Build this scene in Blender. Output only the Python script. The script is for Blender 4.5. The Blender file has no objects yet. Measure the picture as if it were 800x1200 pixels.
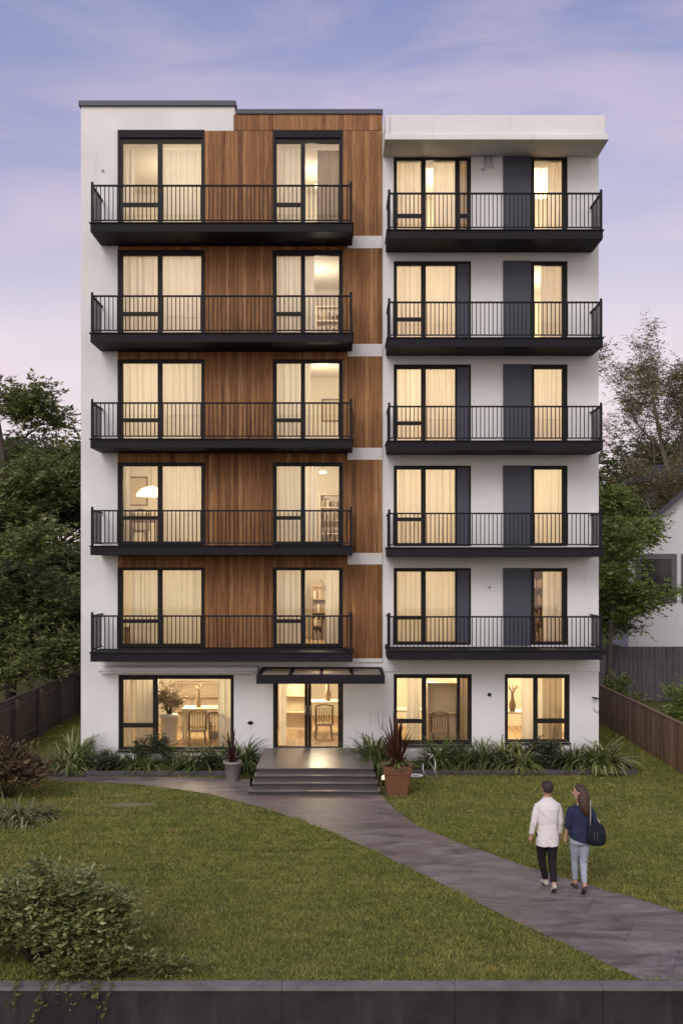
import bpy, bmesh, math, random
import numpy as np
from mathutils import Vector, Matrix, noise as mnoise

R = math.radians
scene = bpy.context.scene
C = scene.collection

# ------------------------------------------------------------------ camera
CAM_D, CAM_H, FPX = 28.0, 5.34, 1232.0
cam = bpy.data.cameras.new("camera")
cam.sensor_fit = 'VERTICAL'
cam.sensor_height = 36.0
cam.lens = FPX / 1200.0 * 36.0
cam.shift_y = 0.05
cam.clip_start = 0.1
cam.clip_end = 2000
camo = bpy.data.objects.new("camera", cam)
camo.location = (0, -CAM_D, CAM_H)
camo.rotation_euler = (R(90), 0, 0)
C.objects.link(camo)
scene.camera = camo

# ------------------------------------------------------------------ sky
SUN_EL, SUN_ROT = R(36), R(200)
world = bpy.data.worlds.new("World")
scene.world = world
world.use_nodes = True
wn, wl = world.node_tree.nodes, world.node_tree.links
wn.clear()
wout = wn.new('ShaderNodeOutputWorld')
sky = wn.new('ShaderNodeTexSky')
sky.sky_type = 'NISHITA'
sky.sun_disc = False
sky.sun_elevation = SUN_EL
sky.sun_rotation = SUN_ROT
sky.air_density = 1.2
sky.dust_density = 2.0
bg_n = wn.new('ShaderNodeBackground')
bg_n.inputs['Strength'].default_value = 0.02
wl.new(sky.outputs[0], bg_n.inputs['Color'])
tc = wn.new('ShaderNodeTexCoord')
sep = wn.new('ShaderNodeSeparateXYZ')
wl.new(tc.outputs['Generated'], sep.inputs[0])
ramp = wn.new('ShaderNodeValToRGB')
wl.new(sep.outputs['Z'], ramp.inputs[0])
cr = ramp.color_ramp
cr.elements[0].position = 0.0
cr.elements[0].color = (0.80, 0.66, 0.64, 1)
cr.elements[1].position = 1.0
cr.elements[1].color = (0.20, 0.23, 0.42, 1)
for p, c in ((0.09, (0.83, 0.72, 0.73)), (0.19, (0.78, 0.66, 0.71)), (0.28, (0.575, 0.525, 0.65)), (0.40, (0.345, 0.35, 0.56)), (0.48, (0.215, 0.245, 0.46))):
    e = cr.elements.new(p)
    e.color = (*c, 1)
# soft cloud streaks across the dusk sky
mp = wn.new('ShaderNodeMapping')
mp.inputs['Scale'].default_value = (1.6, 1.6, 7.0)
mp.inputs['Rotation'].default_value = (0.1, 0.22, 0)
wl.new(tc.outputs['Generated'], mp.inputs[0])
nz = wn.new('ShaderNodeTexNoise')
nz.inputs['Scale'].default_value = 2.3
nz.inputs['Detail'].default_value = 5
nz.inputs['Roughness'].default_value = 0.5
nz.inputs['Distortion'].default_value = 0.5
wl.new(mp.outputs[0], nz.inputs[0])
cramp = wn.new('ShaderNodeValToRGB')
cramp.color_ramp.elements[0].position = 0.42
cramp.color_ramp.elements[1].position = 0.62
wl.new(nz.outputs['Fac'], cramp.inputs[0])
def wmix(fac, a, b):
    m = wn.new('ShaderNodeMix'); m.data_type = 'RGBA'
    wl.new(fac, m.inputs[0])
    for k, v in ((6, a), (7, b)):
        if isinstance(v, tuple): m.inputs[k].default_value = (*v, 1)
        else: wl.new(v, m.inputs[k])
    return m.outputs[2]
def wscale(sock, f):
    n = wn.new('ShaderNodeMath'); n.operation = 'MULTIPLY'; n.inputs[1].default_value = f
    wl.new(sock, n.inputs[0]); return n.outputs[0]
# the northern (left) side of the dusk sky is deeper blue
az = wn.new('ShaderNodeMapRange')
az.inputs['From Min'].default_value = -0.05; az.inputs['From Max'].default_value = -0.42
wl.new(sep.outputs['X'], az.inputs['Value'])
hi = wn.new('ShaderNodeMapRange')
hi.inputs['From Min'].default_value = 0.20; hi.inputs['From Max'].default_value = 0.44
wl.new(sep.outputs['Z'], hi.inputs['Value'])
azm = wn.new('ShaderNodeMath'); azm.operation = 'MULTIPLY'
wl.new(az.outputs[0], azm.inputs[0]); wl.new(hi.outputs[0], azm.inputs[1])
base_sky = wmix(wscale(azm.outputs[0], 0.85), ramp.outputs[0], (0.17, 0.215, 0.45))
base_sky = wmix(wscale(cramp.outputs[0], 0.45), base_sky, (0.74, 0.57, 0.63))
nz2 = wn.new('ShaderNodeTexNoise')
nz2.inputs['Scale'].default_value = 1.7; nz2.inputs['Detail'].default_value = 6; nz2.inputs['Distortion'].default_value = 0.8
mp2 = wn.new('ShaderNodeMapping'); mp2.inputs['Scale'].default_value = (1.8, 1.8, 5.0); mp2.inputs['Rotation'].default_value = (0.0, -0.30, 0.6); mp2.inputs['Location'].default_value = (3.1, 0.4, 1.7)
wl.new(tc.outputs['Generated'], mp2.inputs[0]); wl.new(mp2.outputs[0], nz2.inputs[0])
cramp2 = wn.new('ShaderNodeValToRGB')
cramp2.color_ramp.elements[0].position = 0.45; cramp2.color_ramp.elements[1].position = 0.64
wl.new(nz2.outputs['Fac'], cramp2.inputs[0])
c2m = wn.new('ShaderNodeMath'); c2m.operation = 'MULTIPLY'
wl.new(cramp2.outputs[0], c2m.inputs[0]); wl.new(hi.outputs[0], c2m.inputs[1])
base_sky = wmix(wscale(c2m.outputs[0], 0.5), base_sky, (0.31, 0.33, 0.52))
# warm afterglow in the west, behind the camera
west = wn.new('ShaderNodeMapRange')
west.inputs['From Min'].default_value = 0.2; west.inputs['From Max'].default_value = -0.7
wl.new(sep.outputs['Y'], west.inputs['Value'])
base_sky = wmix(wscale(west.outputs[0], 0.6), base_sky, (0.60, 0.525, 0.46))
# the western half (behind the camera) is where the daylight is left: brighter
glow = wn.new('ShaderNodeMapRange')
glow.inputs['From Min'].default_value = 0.1
glow.inputs['From Max'].default_value = -1.0
glow.inputs['To Min'].default_value = 1.0
glow.inputs['To Max'].default_value = 2.05
wl.new(sep.outputs['Y'], glow.inputs['Value'])
bg_g = wn.new('ShaderNodeBackground')
wl.new(base_sky, bg_g.inputs['Color'])
wl.new(glow.outputs[0], bg_g.inputs['Strength'])
add = wn.new('ShaderNodeAddShader')
wl.new(bg_n.outputs[0], add.inputs[0])
wl.new(bg_g.outputs[0], add.inputs[1])
wl.new(add.outputs[0], wout.inputs[0])

# ------------------------------------------------------------------ sun
sun = bpy.data.lights.new("sun", 'SUN')
sun.energy = 1.25
sun.angle = R(28)
sun.color = (1.0, 0.96, 0.92)
suno = bpy.data.objects.new("sun", sun)
suno.rotation_euler = (R(54), 0, R(-20))
suno.location = (-8, -30, 20)
C.objects.link(suno)

scene.view_settings.view_transform = 'Standard'
scene.view_settings.look = 'None'
scene.view_settings.exposure = 0.0
scene.view_settings.gamma = 1.0
scene.render.engine = 'CYCLES'
scene.cycles.use_denoising = True
scene.cycles.max_bounces = 8
scene.cycles.transparent_max_bounces = 12
scene.cycles.sample_clamp_indirect = 6.0
scene.cycles.caustics_reflective = False
scene.cycles.caustics_refractive = False
ROOM_W = 96.0            # watts of a ceiling lamp in a flat
LAMP_COL = (1.0, 0.83, 0.55)

# ================================================================== helpers
def fx(px): return (px - 400) / 44.0                 # photo column to metres across the facade
def fz(py): return (895 - py) / 44.0                 # photo row to metres up the facade
def gp(px, py, z=0.0):                               # a point of the ground
    s = (py - 660) / (CAM_H - z)
    return ((px - 400) / s, FPX / s - CAM_D)

def tag(o, label=None, cat=None, group=None, kind=None):
    if label: o['label'] = label
    if cat: o['category'] = cat
    if group: o['group'] = group
    if kind: o['kind'] = kind
    return o

def thing(name, label, cat, loc=(0, 0, 0), rz=0, group=None):
    o = bpy.data.objects.new(name, None)
    o.empty_display_size = 0.1
    o.location = loc
    o.rotation_euler = (0, 0, rz)
    C.objects.link(o)
    return tag(o, label, cat, group)

class MB:
    """collects shapes that become one mesh object"""
    def __init__(s):
        s.v, s.f, s.m, s.sm = [], [], [], []
    def add(s, verts, faces, mi=0, smooth=False):
        b = len(s.v)
        s.v.extend(tuple(v) for v in verts)
        for f in faces:
            s.f.append(tuple(i + b for i in f)); s.m.append(mi); s.sm.append(smooth)
    def box(s, x0, x1, y0, y1, z0, z1, mi=0):
        s.add([(x0,y0,z0),(x1,y0,z0),(x1,y1,z0),(x0,y1,z0),(x0,y0,z1),(x1,y0,z1),(x1,y1,z1),(x0,y1,z1)],
              [(0,3,2,1),(4,5,6,7),(0,1,5,4),(1,2,6,5),(2,3,7,6),(3,0,4,7)], mi)
    def quad(s, a, b, c, d, mi=0):
        s.add([a, b, c, d], [(0,1,2,3)], mi)
    def loft(s, rings, mi=0, smooth=True, cap=True):
        n = len(rings[0]); vs = [p for r in rings for p in r]; fs = []
        for i in range(len(rings) - 1):
            for j in range(n):
                a = i*n + j; b = i*n + (j+1) % n
                fs.append((a, b, b + n, a + n))
        if cap:
            fs.append(tuple(reversed(range(n))))
            fs.append(tuple((len(rings)-1)*n + j for j in range(n)))
        s.add(vs, fs, mi, smooth)
    def tube(s, path, rad, n=8, mi=0, smooth=True, cap=True, flat=1.0):
        path = [Vector(p) for p in path]
        if not hasattr(rad, '__len__'): rad = [rad] * len(path)
        rings, ref = [], None
        for i, p in enumerate(path):
            t = (path[min(i+1, len(path)-1)] - path[max(i-1, 0)])
            t = t.normalized() if t.length > 1e-9 else Vector((0,0,1))
            if ref is None:
                ref = Vector((1,0,0)) if abs(t.x) < 0.9 else Vector((0,1,0))
            u = (ref - t * ref.dot(t)).normalized(); ref = u
            w = t.cross(u)
            rings.append([p + (u*math.cos(a) + w*math.sin(a)*flat) * rad[i] for a in [2*math.pi*k/n for k in range(n)]])
        s.loft(rings, mi, smooth, cap)
    def ell(s, c, r, n=14, m=10, mi=0, power=1.0):
        rings = []
        for i in range(1, m):
            th = math.pi * i / m
            rings.append([(c[0] + r[0]*math.sin(th)*math.cos(a), c[1] + r[1]*math.sin(th)*math.sin(a), c[2] - r[2]*math.cos(th))
                          for a in [2*math.pi*k/n for k in range(n)]])
        s.loft(rings, mi, True, True)
    def lathe(s, prof, n=24, mi=0, c=(0,0), smooth=True):
        s.loft([[(c[0]+r*math.cos(2*math.pi*k/n), c[1]+r*math.sin(2*math.pi*k/n), z) for k in range(n)] for r, z in prof], mi, smooth)
    def rects(s, x0, x1, z0, z1, holes, yf, yb, mi=0, back=True):
        """upright slab in the XZ plane with rectangular holes, front at yf, back at yb"""
        xs = sorted({x0, x1, *[min(max(h[0], x0), x1) for h in holes], *[min(max(h[1], x0), x1) for h in holes]})
        zs = sorted({z0, z1, *[min(max(h[2], z0), z1) for h in holes], *[min(max(h[3], z0), z1) for h in holes]})
        nx, nz_ = len(xs)-1, len(zs)-1
        def solid(i, j):
            if i < 0 or j < 0 or i >= nx or j >= nz_: return False
            cx, cz = (xs[i]+xs[i+1])/2, (zs[j]+zs[j+1])/2
            return not any(h[0] < cx < h[1] and h[2] < cz < h[3] for h in holes)
        for i in range(nx):
            for j in range(nz_):
                if not solid(i, j): continue
                a, b, c, d = xs[i], xs[i+1], zs[j], zs[j+1]
                s.quad((a,yf,c),(b,yf,c),(b,yf,d),(a,yf,d), mi)
                if back: s.quad((a,yb,c),(a,yb,d),(b,yb,d),(b,yb,c), mi)
                if not solid(i-1, j): s.quad((a,yf,c),(a,yf,d),(a,yb,d),(a,yb,c), mi)
                if not solid(i+1, j): s.quad((b,yf,c),(b,yb,c),(b,yb,d),(b,yf,d), mi)
                if not solid(i, j-1): s.quad((a,yf,c),(a,yb,c),(b,yb,c),(b,yf,c), mi)
                if not solid(i, j+1): s.quad((a,yf,d),(b,yf,d),(b,yb,d),(a,yb,d), mi)
    def mesh(s, name, mats):
        me = bpy.data.meshes.new(name)
        me.from_pydata(s.v, [], s.f)
        for m in (mats if isinstance(mats, (list, tuple)) else [mats]): me.materials.append(m)
        me.polygons.foreach_set('material_index', s.m)
        me.polygons.foreach_set('use_smooth', s.sm)
        me.update()
        return me
    def build(s, name, mats, parent=None, loc=None, rz=None, bevel=0):
        o = bpy.data.objects.new(name, s.mesh(name, mats))
        C.objects.link(o)
        if parent: o.parent = parent
        if loc: o.location = loc
        if rz is not None: o.rotation_euler = (0, 0, rz)
        if bevel:
            b = o.modifiers.new('bevel', 'BEVEL'); b.width = bevel; b.segments = 2; b.limit_method = 'ANGLE'
        return o

def npmesh(name, V, F, mats, mi=None, smooth=False):
    me = bpy.data.meshes.new(name)
    V = np.asarray(V, np.float32); F = np.asarray(F, np.int32); k = F.shape[1]
    me.vertices.add(len(V)); me.vertices.foreach_set('co', V.ravel())
    me.loops.add(F.size); me.loops.foreach_set('vertex_index', F.ravel())
    me.polygons.add(len(F))
    me.polygons.foreach_set('loop_start', np.arange(len(F), dtype=np.int32) * k)
    me.polygons.foreach_set('loop_total', np.full(len(F), k, np.int32))
    for m in (mats if isinstance(mats, (list, tuple)) else [mats]): me.materials.append(m)
    if mi is not None: me.polygons.foreach_set('material_index', np.asarray(mi, np.int32))
    if smooth: me.polygons.foreach_set('use_smooth', np.ones(len(F), bool))
    me.update(calc_edges=True)
    return me

def link(name, me, parent=None, loc=None):
    o = bpy.data.objects.new(name, me); C.objects.link(o)
    if parent: o.parent = parent
    if loc: o.location = loc
    return o

def remeshed(mb, name, mat, parent, voxel=0.008, smooth=2):
    """joins overlapping closed shapes into ONE continuous skin"""
    me = mb.mesh(name, mat)
    o = bpy.data.objects.new(name, me); C.objects.link(o)
    r = o.modifiers.new('r', 'REMESH'); r.mode = 'VOXEL'; r.voxel_size = voxel; r.use_smooth_shade = True
    if smooth:
        sm = o.modifiers.new('s', 'SMOOTH'); sm.iterations = smooth; sm.factor = 0.5
    dg = bpy.context.evaluated_depsgraph_get(); dg.update()
    new = bpy.data.meshes.new_from_object(o.evaluated_get(dg))
    o.modifiers.clear(); o.data = new; new.name = name
    if not new.materials: new.materials.append(mat)
    o.parent = parent
    return o

# ================================================================== materials
class NT:
    def __init__(s, name):
        s.m = bpy.data.materials.new(name); s.m.use_nodes = True
        s.n, s.l = s.m.node_tree.nodes, s.m.node_tree.links
        s.b = s.n['Principled BSDF']
        s.out = s.n['Material Output']
    def node(s, t, **kw):
        n = s.n.new(t)
        for k, v in kw.items():
            if k in n.inputs: n.inputs[k].default_value = v
            else: setattr(n, k, v)
        return n
    def coords(s, kind='Object', scale=(1,1,1), rot=(0,0,0)):
        t = s.node('ShaderNodeTexCoord'); m = s.node('ShaderNodeMapping')
        m.inputs['Scale'].default_value = scale; m.inputs['Rotation'].default_value = rot
        s.l.new(t.outputs[kind], m.inputs[0]); return m.outputs[0]
    def noise(s, vec, scale, detail=4, rough=.55, dist=0):
        n = s.node('ShaderNodeTexNoise', Scale=scale, Detail=detail, Roughness=rough, Distortion=dist)
        s.l.new(vec, n.inputs['Vector']); return n.outputs['Fac']
    def ramp(s, fac, stops):
        r = s.node('ShaderNodeValToRGB'); e = r.color_ramp.elements
        while len(e) < len(stops): e.new(0.5)
        for k, (p, c) in enumerate(stops):
            e[k].position = p; e[k].color = (*c, 1) if len(c) == 3 else c
        s.l.new(fac, r.inputs[0]); return r.outputs[0]
    def mix(s, fac, a, b, mode='MIX'):
        m = s.node('ShaderNodeMix', data_type='RGBA', blend_type=mode)
        for sock, v in ((0, fac), (6, a), (7, b)):
            if hasattr(v, 'is_linked'): s.l.new(v, m.inputs[sock])
            elif isinstance(v, (int, float)): m.inputs[sock].default_value = v
            else: m.inputs[sock].default_value = (*v, 1)
        return m.outputs[2]
    def base(s, c, rough=.6, metal=0, spec=.5):
        if hasattr(c, 'is_linked'): s.l.new(c, s.b.inputs['Base Color'])
        else: s.b.inputs['Base Color'].default_value = (*c, 1)
        if hasattr(rough, 'is_linked'): s.l.new(rough, s.b.inputs['Roughness'])
        else: s.b.inputs['Roughness'].default_value = rough
        s.b.inputs['Metallic'].default_value = metal
        s.b.inputs['Specular IOR Level'].default_value = spec
    def bump(s, h, strength=.3, dist=.02):
        b = s.node('ShaderNodeBump', Strength=strength, Distance=dist)
        s.l.new(h, b.inputs['Height']); s.l.new(b.outputs[0], s.b.inputs['Normal'])

def mat_noise(name, c1, c2, scale=6, rough=.7, bump=.15, bscale=40, metal=0, spec=.4, stretch=(1,1,1), bdist=.01):
    t = NT(name); v = t.coords(scale=stretch)
    t.base(t.mix(t.noise(v, scale), c1, c2), rough, metal, spec)
    if bump: t.bump(t.noise(v, bscale, 3), bump, bdist)
    return t.m

def mat_plaster(name, c1, c2):
    t = NT(name); v = t.coords()
    a = t.noise(v, 0.6, 5, .6); b = t.noise(t.coords(scale=(3, 3, .35)), 1.4, 5, .65)
    col = t.mix(t.ramp(a, [(.3, c1), (.75, c2)]), c2, c2)
    col = t.mix(t.ramp(a, [(.35, (0,0,0)), (.7, (1,1,1))]), c1, c2)
    col = t.mix(t.ramp(b, [(.60, (0,0,0)), (.85, (.55,.55,.55))]), col, (.42, .39, .36))   # rain streaks
    t.base(col, .85, 0, .25); t.bump(t.noise(v, 60, 3), .12, .006)
    return t.m

def mat_wood(name, cols, axis='Z', grain=1.0, rough=.55, island=True):
    """boards: one tone per board (mesh island) and grain along the board"""
    t = NT(name)
    sc = {'Z': (26, 26, 1.1), 'X': (1.1, 26, 26), 'Y': (26, 1.1, 26)}[axis]
    geo = t.node('ShaderNodeNewGeometry')
    tcn = t.node('ShaderNodeTexCoord'); off = t.node('ShaderNodeVectorMath', operation='MULTIPLY_ADD')
    cx = t.node('ShaderNodeCombineXYZ')
    for k in range(3): t.l.new(geo.outputs['Random Per Island'], cx.inputs[k])
    t.l.new(cx.outputs[0], off.inputs[0]); off.inputs[1].default_value = (13, 17, 31)
    t.l.new(tcn.outputs['Object'], off.inputs[2])
    mpn = t.node('ShaderNodeMapping'); mpn.inputs['Scale'].default_value = sc
    t.l.new(off.outputs[0], mpn.inputs[0])
    g = t.noise(mpn.outputs[0], 1.0, 6, .62, .8)
    tone = t.ramp(geo.outputs['Random Per Island'], [(k/(len(cols)-1), c) for k, c in enumerate(cols)])
    col = t.mix(t.ramp(g, [(.28, (.42,.38,.36)), (.52, (1,1,1)), (.8, (1.25,1.2,1.12))]), (0,0,0), tone, 'MIX')
    m = t.node('ShaderNodeMix', data_type='RGBA', blend_type='MULTIPLY'); m.inputs[0].default_value = grain
    t.l.new(tone, m.inputs[6])
    t.l.new(t.ramp(g, [(.30, (.36,.31,.28)), (.50, (.86,.84,.82)), (.72, (1.25,1.2,1.15))]), m.inputs[7])
    t.base(m.outputs[2], rough, 0, .18); t.bump(g, .2, .004)
    return t.m

def mat_leaf(name, c1, c2, c3=None, rough=.5, trans=.25, scale=.8):
    t = NT(name); geo = t.node('ShaderNodeNewGeometry')
    v = t.coords()
    tone = t.ramp(geo.outputs['Random Per Island'], [(0, c1), (.6, c2), (1, c3 or c2)])
    n = t.noise(v, scale, 3)
    col = t.mix(t.ramp(n, [(.3, (0,0,0)), (.7, (1,1,1))]), t.mix(.35, tone, c1), tone)
    t.base(col, rough, 0, .3)
    tr = t.node('ShaderNodeBsdfTranslucent'); t.l.new(col, tr.inputs[0])
    mx = t.node('ShaderNodeMixShader'); mx.inputs[0].default_value = trans
    t.l.new(t.b.outputs[0], mx.inputs[1]); t.l.new(tr.outputs[0], mx.inputs[2]); t.l.new(mx.outputs[0], t.out.inputs[0])
    return t.m

def mat_emit(name, col, strength):
    t = NT(name); t.base((.8, .75, .65), .6)
    t.b.inputs['Emission Color'].default_value = (*col, 1)
    t.b.inputs['Emission Strength'].default_value = strength
    return t.m

M = {}
M['plaster'] = mat_plaster('white_render', (.66, .655, .65), (.76, .755, .75))
M['metal'] = mat_noise('charcoal_metal', (.012, .012, .015), (.019, .018, .022), 3, .5, .05, 90, 0, .10)
M['slab'] = mat_noise('charcoal_paint', (.013, .0125, .016), (.022, .020, .025), 1.5, .6, .08, 60, 0, .10)
M['frame'] = mat_noise('window_frame_dark', (.014, .012, .012), (.022, .019, .019), 3, .45, .03, 90, 0, .15)
M['cap'] = mat_noise('roof_cap_metal', (.045, .048, .062), (.06, .063, .08), 2, .45, .05, 60, .2)
M['slate'] = mat_noise('slate_blue_panel', (.058, .063, .084), (.074, .079, .102), 1.2, .5, .05, 60, 0, .2)
M['wood'] = mat_wood('warm_timber_boards', [(.17,.075,.028), (.33,.165,.066), (.25,.115,.044), (.41,.22,.095), (.28,.135,.052), (.20,.09,.035)])
M['white'] = mat_noise('white_paint', (.68,.67,.66), (.74,.73,.72), 2, .5, .05, 50)

t = NT('window_glass')
tr = t.node('ShaderNodeBsdfTransparent'); tr.inputs[0].default_value = (.95, .96, .95, 1)
gl = t.node('ShaderNodeBsdfGlossy'); gl.inputs['Roughness'].default_value = .02
fr = t.node('ShaderNodeFresnel', IOR=1.5)
nb = t.node('ShaderNodeBump', Strength=.03, Distance=.05)
t.l.new(t.noise(t.coords(), 1.3, 2), nb.inputs['Height']); t.l.new(nb.outputs[0], gl.inputs['Normal'])
mm = t.node('ShaderNodeMath', operation='MULTIPLY'); mm.inputs[1].default_value = 1.8; t.l.new(fr.outputs[0], mm.inputs[0])
mx = t.node('ShaderNodeMixShader'); t.l.new(mm.outputs[0], mx.inputs[0]); t.l.new(tr.outputs[0], mx.inputs[1]); t.l.new(gl.outputs[0], mx.inputs[2])
t.l.new(mx.outputs[0], t.out.inputs[0]); M['glass'] = t.m

def mat_cloth(name, col, trans=.55, see=.0):
    t = NT(name); v = t.coords(scale=(7, 7, .35))
    c = t.mix(t.noise(v, 1, 3), tuple(x*.86 for x in col), col)
    d = t.node('ShaderNodeBsdfDiffuse'); t.l.new(c, d.inputs[0])
    r = t.node('ShaderNodeBsdfTranslucent'); t.l.new(c, r.inputs[0])
    m1 = t.node('ShaderNodeMixShader'); m1.inputs[0].default_value = trans
    t.l.new(d.outputs[0], m1.inputs[1]); t.l.new(r.outputs[0], m1.inputs[2])
    tp = t.node('ShaderNodeBsdfTransparent')
    m2 = t.node('ShaderNodeMixShader'); m2.inputs[0].default_value = see
    t.l.new(m1.outputs[0], m2.inputs[1]); t.l.new(tp.outputs[0], m2.inputs[2]); t.l.new(m2.outputs[0], t.out.inputs[0])
    return t.m
M['sheer'] = mat_cloth('sheer_curtain', (.88, .84, .76), .62, .0)
M['curtain'] = mat_cloth('cream_curtain', (.80, .75, .66), .5, .0)
M['drape'] = mat_cloth('beige_drape', (.50, .40, .29), .35, .0)
M['room_wall'] = mat_noise('room_wall', (.72,.66,.56), (.78,.72,.62), 1.2, .8, .03, 30)
M['room_floor'] = mat_wood('room_floor', [(.46,.33,.20), (.54,.40,.25), (.50,.36,.22)], 'Y')
M['furn'] = mat_wood('furniture_wood', [(.30,.20,.11), (.38,.26,.15)], 'Z')
M['furn_pale'] = mat_noise('furniture_pale', (.58,.48,.36), (.66,.56,.43), 3, .6, .05, 40)
M['fabric'] = mat_noise('fabric_taupe', (.34,.25,.16), (.42,.32,.22), 8, .9, .2, 120)
M['dark_int'] = mat_noise('dark_object', (.20,.14,.09), (.26,.19,.12), 8, .6, .1, 60)
M['lampshade'] = mat_emit('lit_lampshade', (1, .78, .48), 2.2)
M['bulb'] = mat_emit('lit_bulb', (1, .80, .50), 8)

# ================================================================== ground, lawn, path
def ground():
    g = NT('soil'); v = g.coords()
    g.base(g.ramp(g.noise(v, .5, 6, .6), [(.3, (.075,.078,.024)), (.55, (.115,.115,.036)), (.8, (.17,.145,.055))]), .95, 0, .1)
    g.bump(g.noise(v, 14, 4), .6, .05)
    mb = MB()
    mb.quad((-250,-14.72,0), (250,-14.72,0), (250,500,0), (-250,500,0))
    tag(mb.build('ground', g.m), kind='structure')
    s = mat_noise('asphalt', (.045,.045,.048), (.06,.06,.062), 5, .85, .3, 120)
    mb = MB(); mb.quad((-250,-120,-1.0), (250,-120,-1.0), (250,-14.72,-1.0), (-250,-14.72,-1.0))
    tag(mb.build('street', s), kind='structure')
ground()

up = [(293,932),(340,932.5),(400,932.5),(447,932.5),(452,938),(466,952),(490,968),(530,985.5),(580,1003),(620,1017),(690,1038),(760,1058),(840,1082)]
lowL = [(55,914.5),(110,917),(170,920.5),(240,930),(300,945),(350,961),(400,981),(450,1004),(500,1028),(550,1054),(600,1079),(650,1102),(700,1126),(752,1149.5)]
PATH = [gp(55,910)] + [gp(*p) for p in lowL] + [gp(880,1149.5)] + [gp(*p) for p in reversed(up)] + [gp(293,912)]
def smooth_poly(P, it=2):
    for _ in range(it):
        Q = []
        for i in range(len(P)):
            a, b = P[i], P[(i+1) % len(P)]
            if math.dist(a, b) < .6: Q.append(a); continue
            Q += [a, ((a[0]+b[0])/2, (a[1]+b[1])/2)]
        P = Q
    return P
def path():
    t = NT('stamped_slate'); v = t.coords()
    n1 = t.noise(v, .7, 5, .6, .6)
    n2 = t.noise(t.coords(rot=(0,0,R(8)), scale=(.6, 1.7, 1)), 1.25, 7, .66, 1.2)
    col = t.mix(t.ramp(n2, [(.36, (0,0,0)), (.66, (1,1,1))]), (.074,.060,.056), (.29,.245,.228))
    col = t.mix(t.ramp(n1, [(.4, (0,0,0)), (.75, (.7,.7,.7))]), col, (.17,.125,.11))
    vor = t.node('ShaderNodeTexBrick', Scale=1.0)
    vor.inputs['Mortar Size'].default_value = .012; vor.inputs['Brick Width'].default_value = 1.5; vor.inputs['Row Height'].default_value = .95
    vor.inputs['Color1'].default_value = (1,1,1,1); vor.inputs['Color2'].default_value = (.93,.93,.94,1); vor.inputs['Mortar'].default_value = (.72,.72,.72,1)
    t.l.new(t.coords(rot=(0,0,R(24))), vor.inputs['Vector'])
    col = t.mix(1.0, col, vor.outputs['Color'], 'MULTIPLY')
    rg = t.node('ShaderNodeMapRange'); rg.inputs['To Min'].default_value = .38; rg.inputs['To Max'].default_value = .7
    t.l.new(n2, rg.inputs['Value'])
    t.base(col, rg.outputs[0], 0, .4)
    h = t.mix(.25, vor.outputs['Fac'], n2)
    inv = t.node('ShaderNodeInvert'); t.l.new(vor.outputs['Fac'], inv.inputs['Color'])
    t.bump(t.mix(.6, inv.outputs[0], t.noise(v, 9, 5)), .35, .02)
    bm = bmesh.new()
    vs = [bm.verts.new((x, y, .012)) for x, y in PATH]
    bm.faces.new(vs); bmesh.ops.triangulate(bm, faces=bm.faces[:])
    bmesh.ops.recalc_face_normals(bm, faces=bm.faces[:])
    me = bpy.data.meshes.new('path'); bm.to_mesh(me); bm.free(); me.materials.append(t.m)
    if me.polygons[0].normal.z < 0: me.flip_normals()
    tag(link('path', me), kind='structure')
path()

def inside(P, X, Y):
    r = np.zeros(X.shape, bool); n = len(P)
    for i in range(n):
        x1, y1 = P[i]; x2, y2 = P[(i+1) % n]
        if y1 == y2: continue
        c = ((y1 > Y) != (y2 > Y)) & (X < (x2-x1)*(Y-y1)/(y2-y1) + x1)
        r ^= c
    return r

BED_L = (-7.35, -2.52, -1.62, -.02)     # planting beds along the front wall
BED_R = (1.10, 7.45, -1.50, -.02)
PORCH = (-2.3, 1.1, -4.0, 0)

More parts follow.
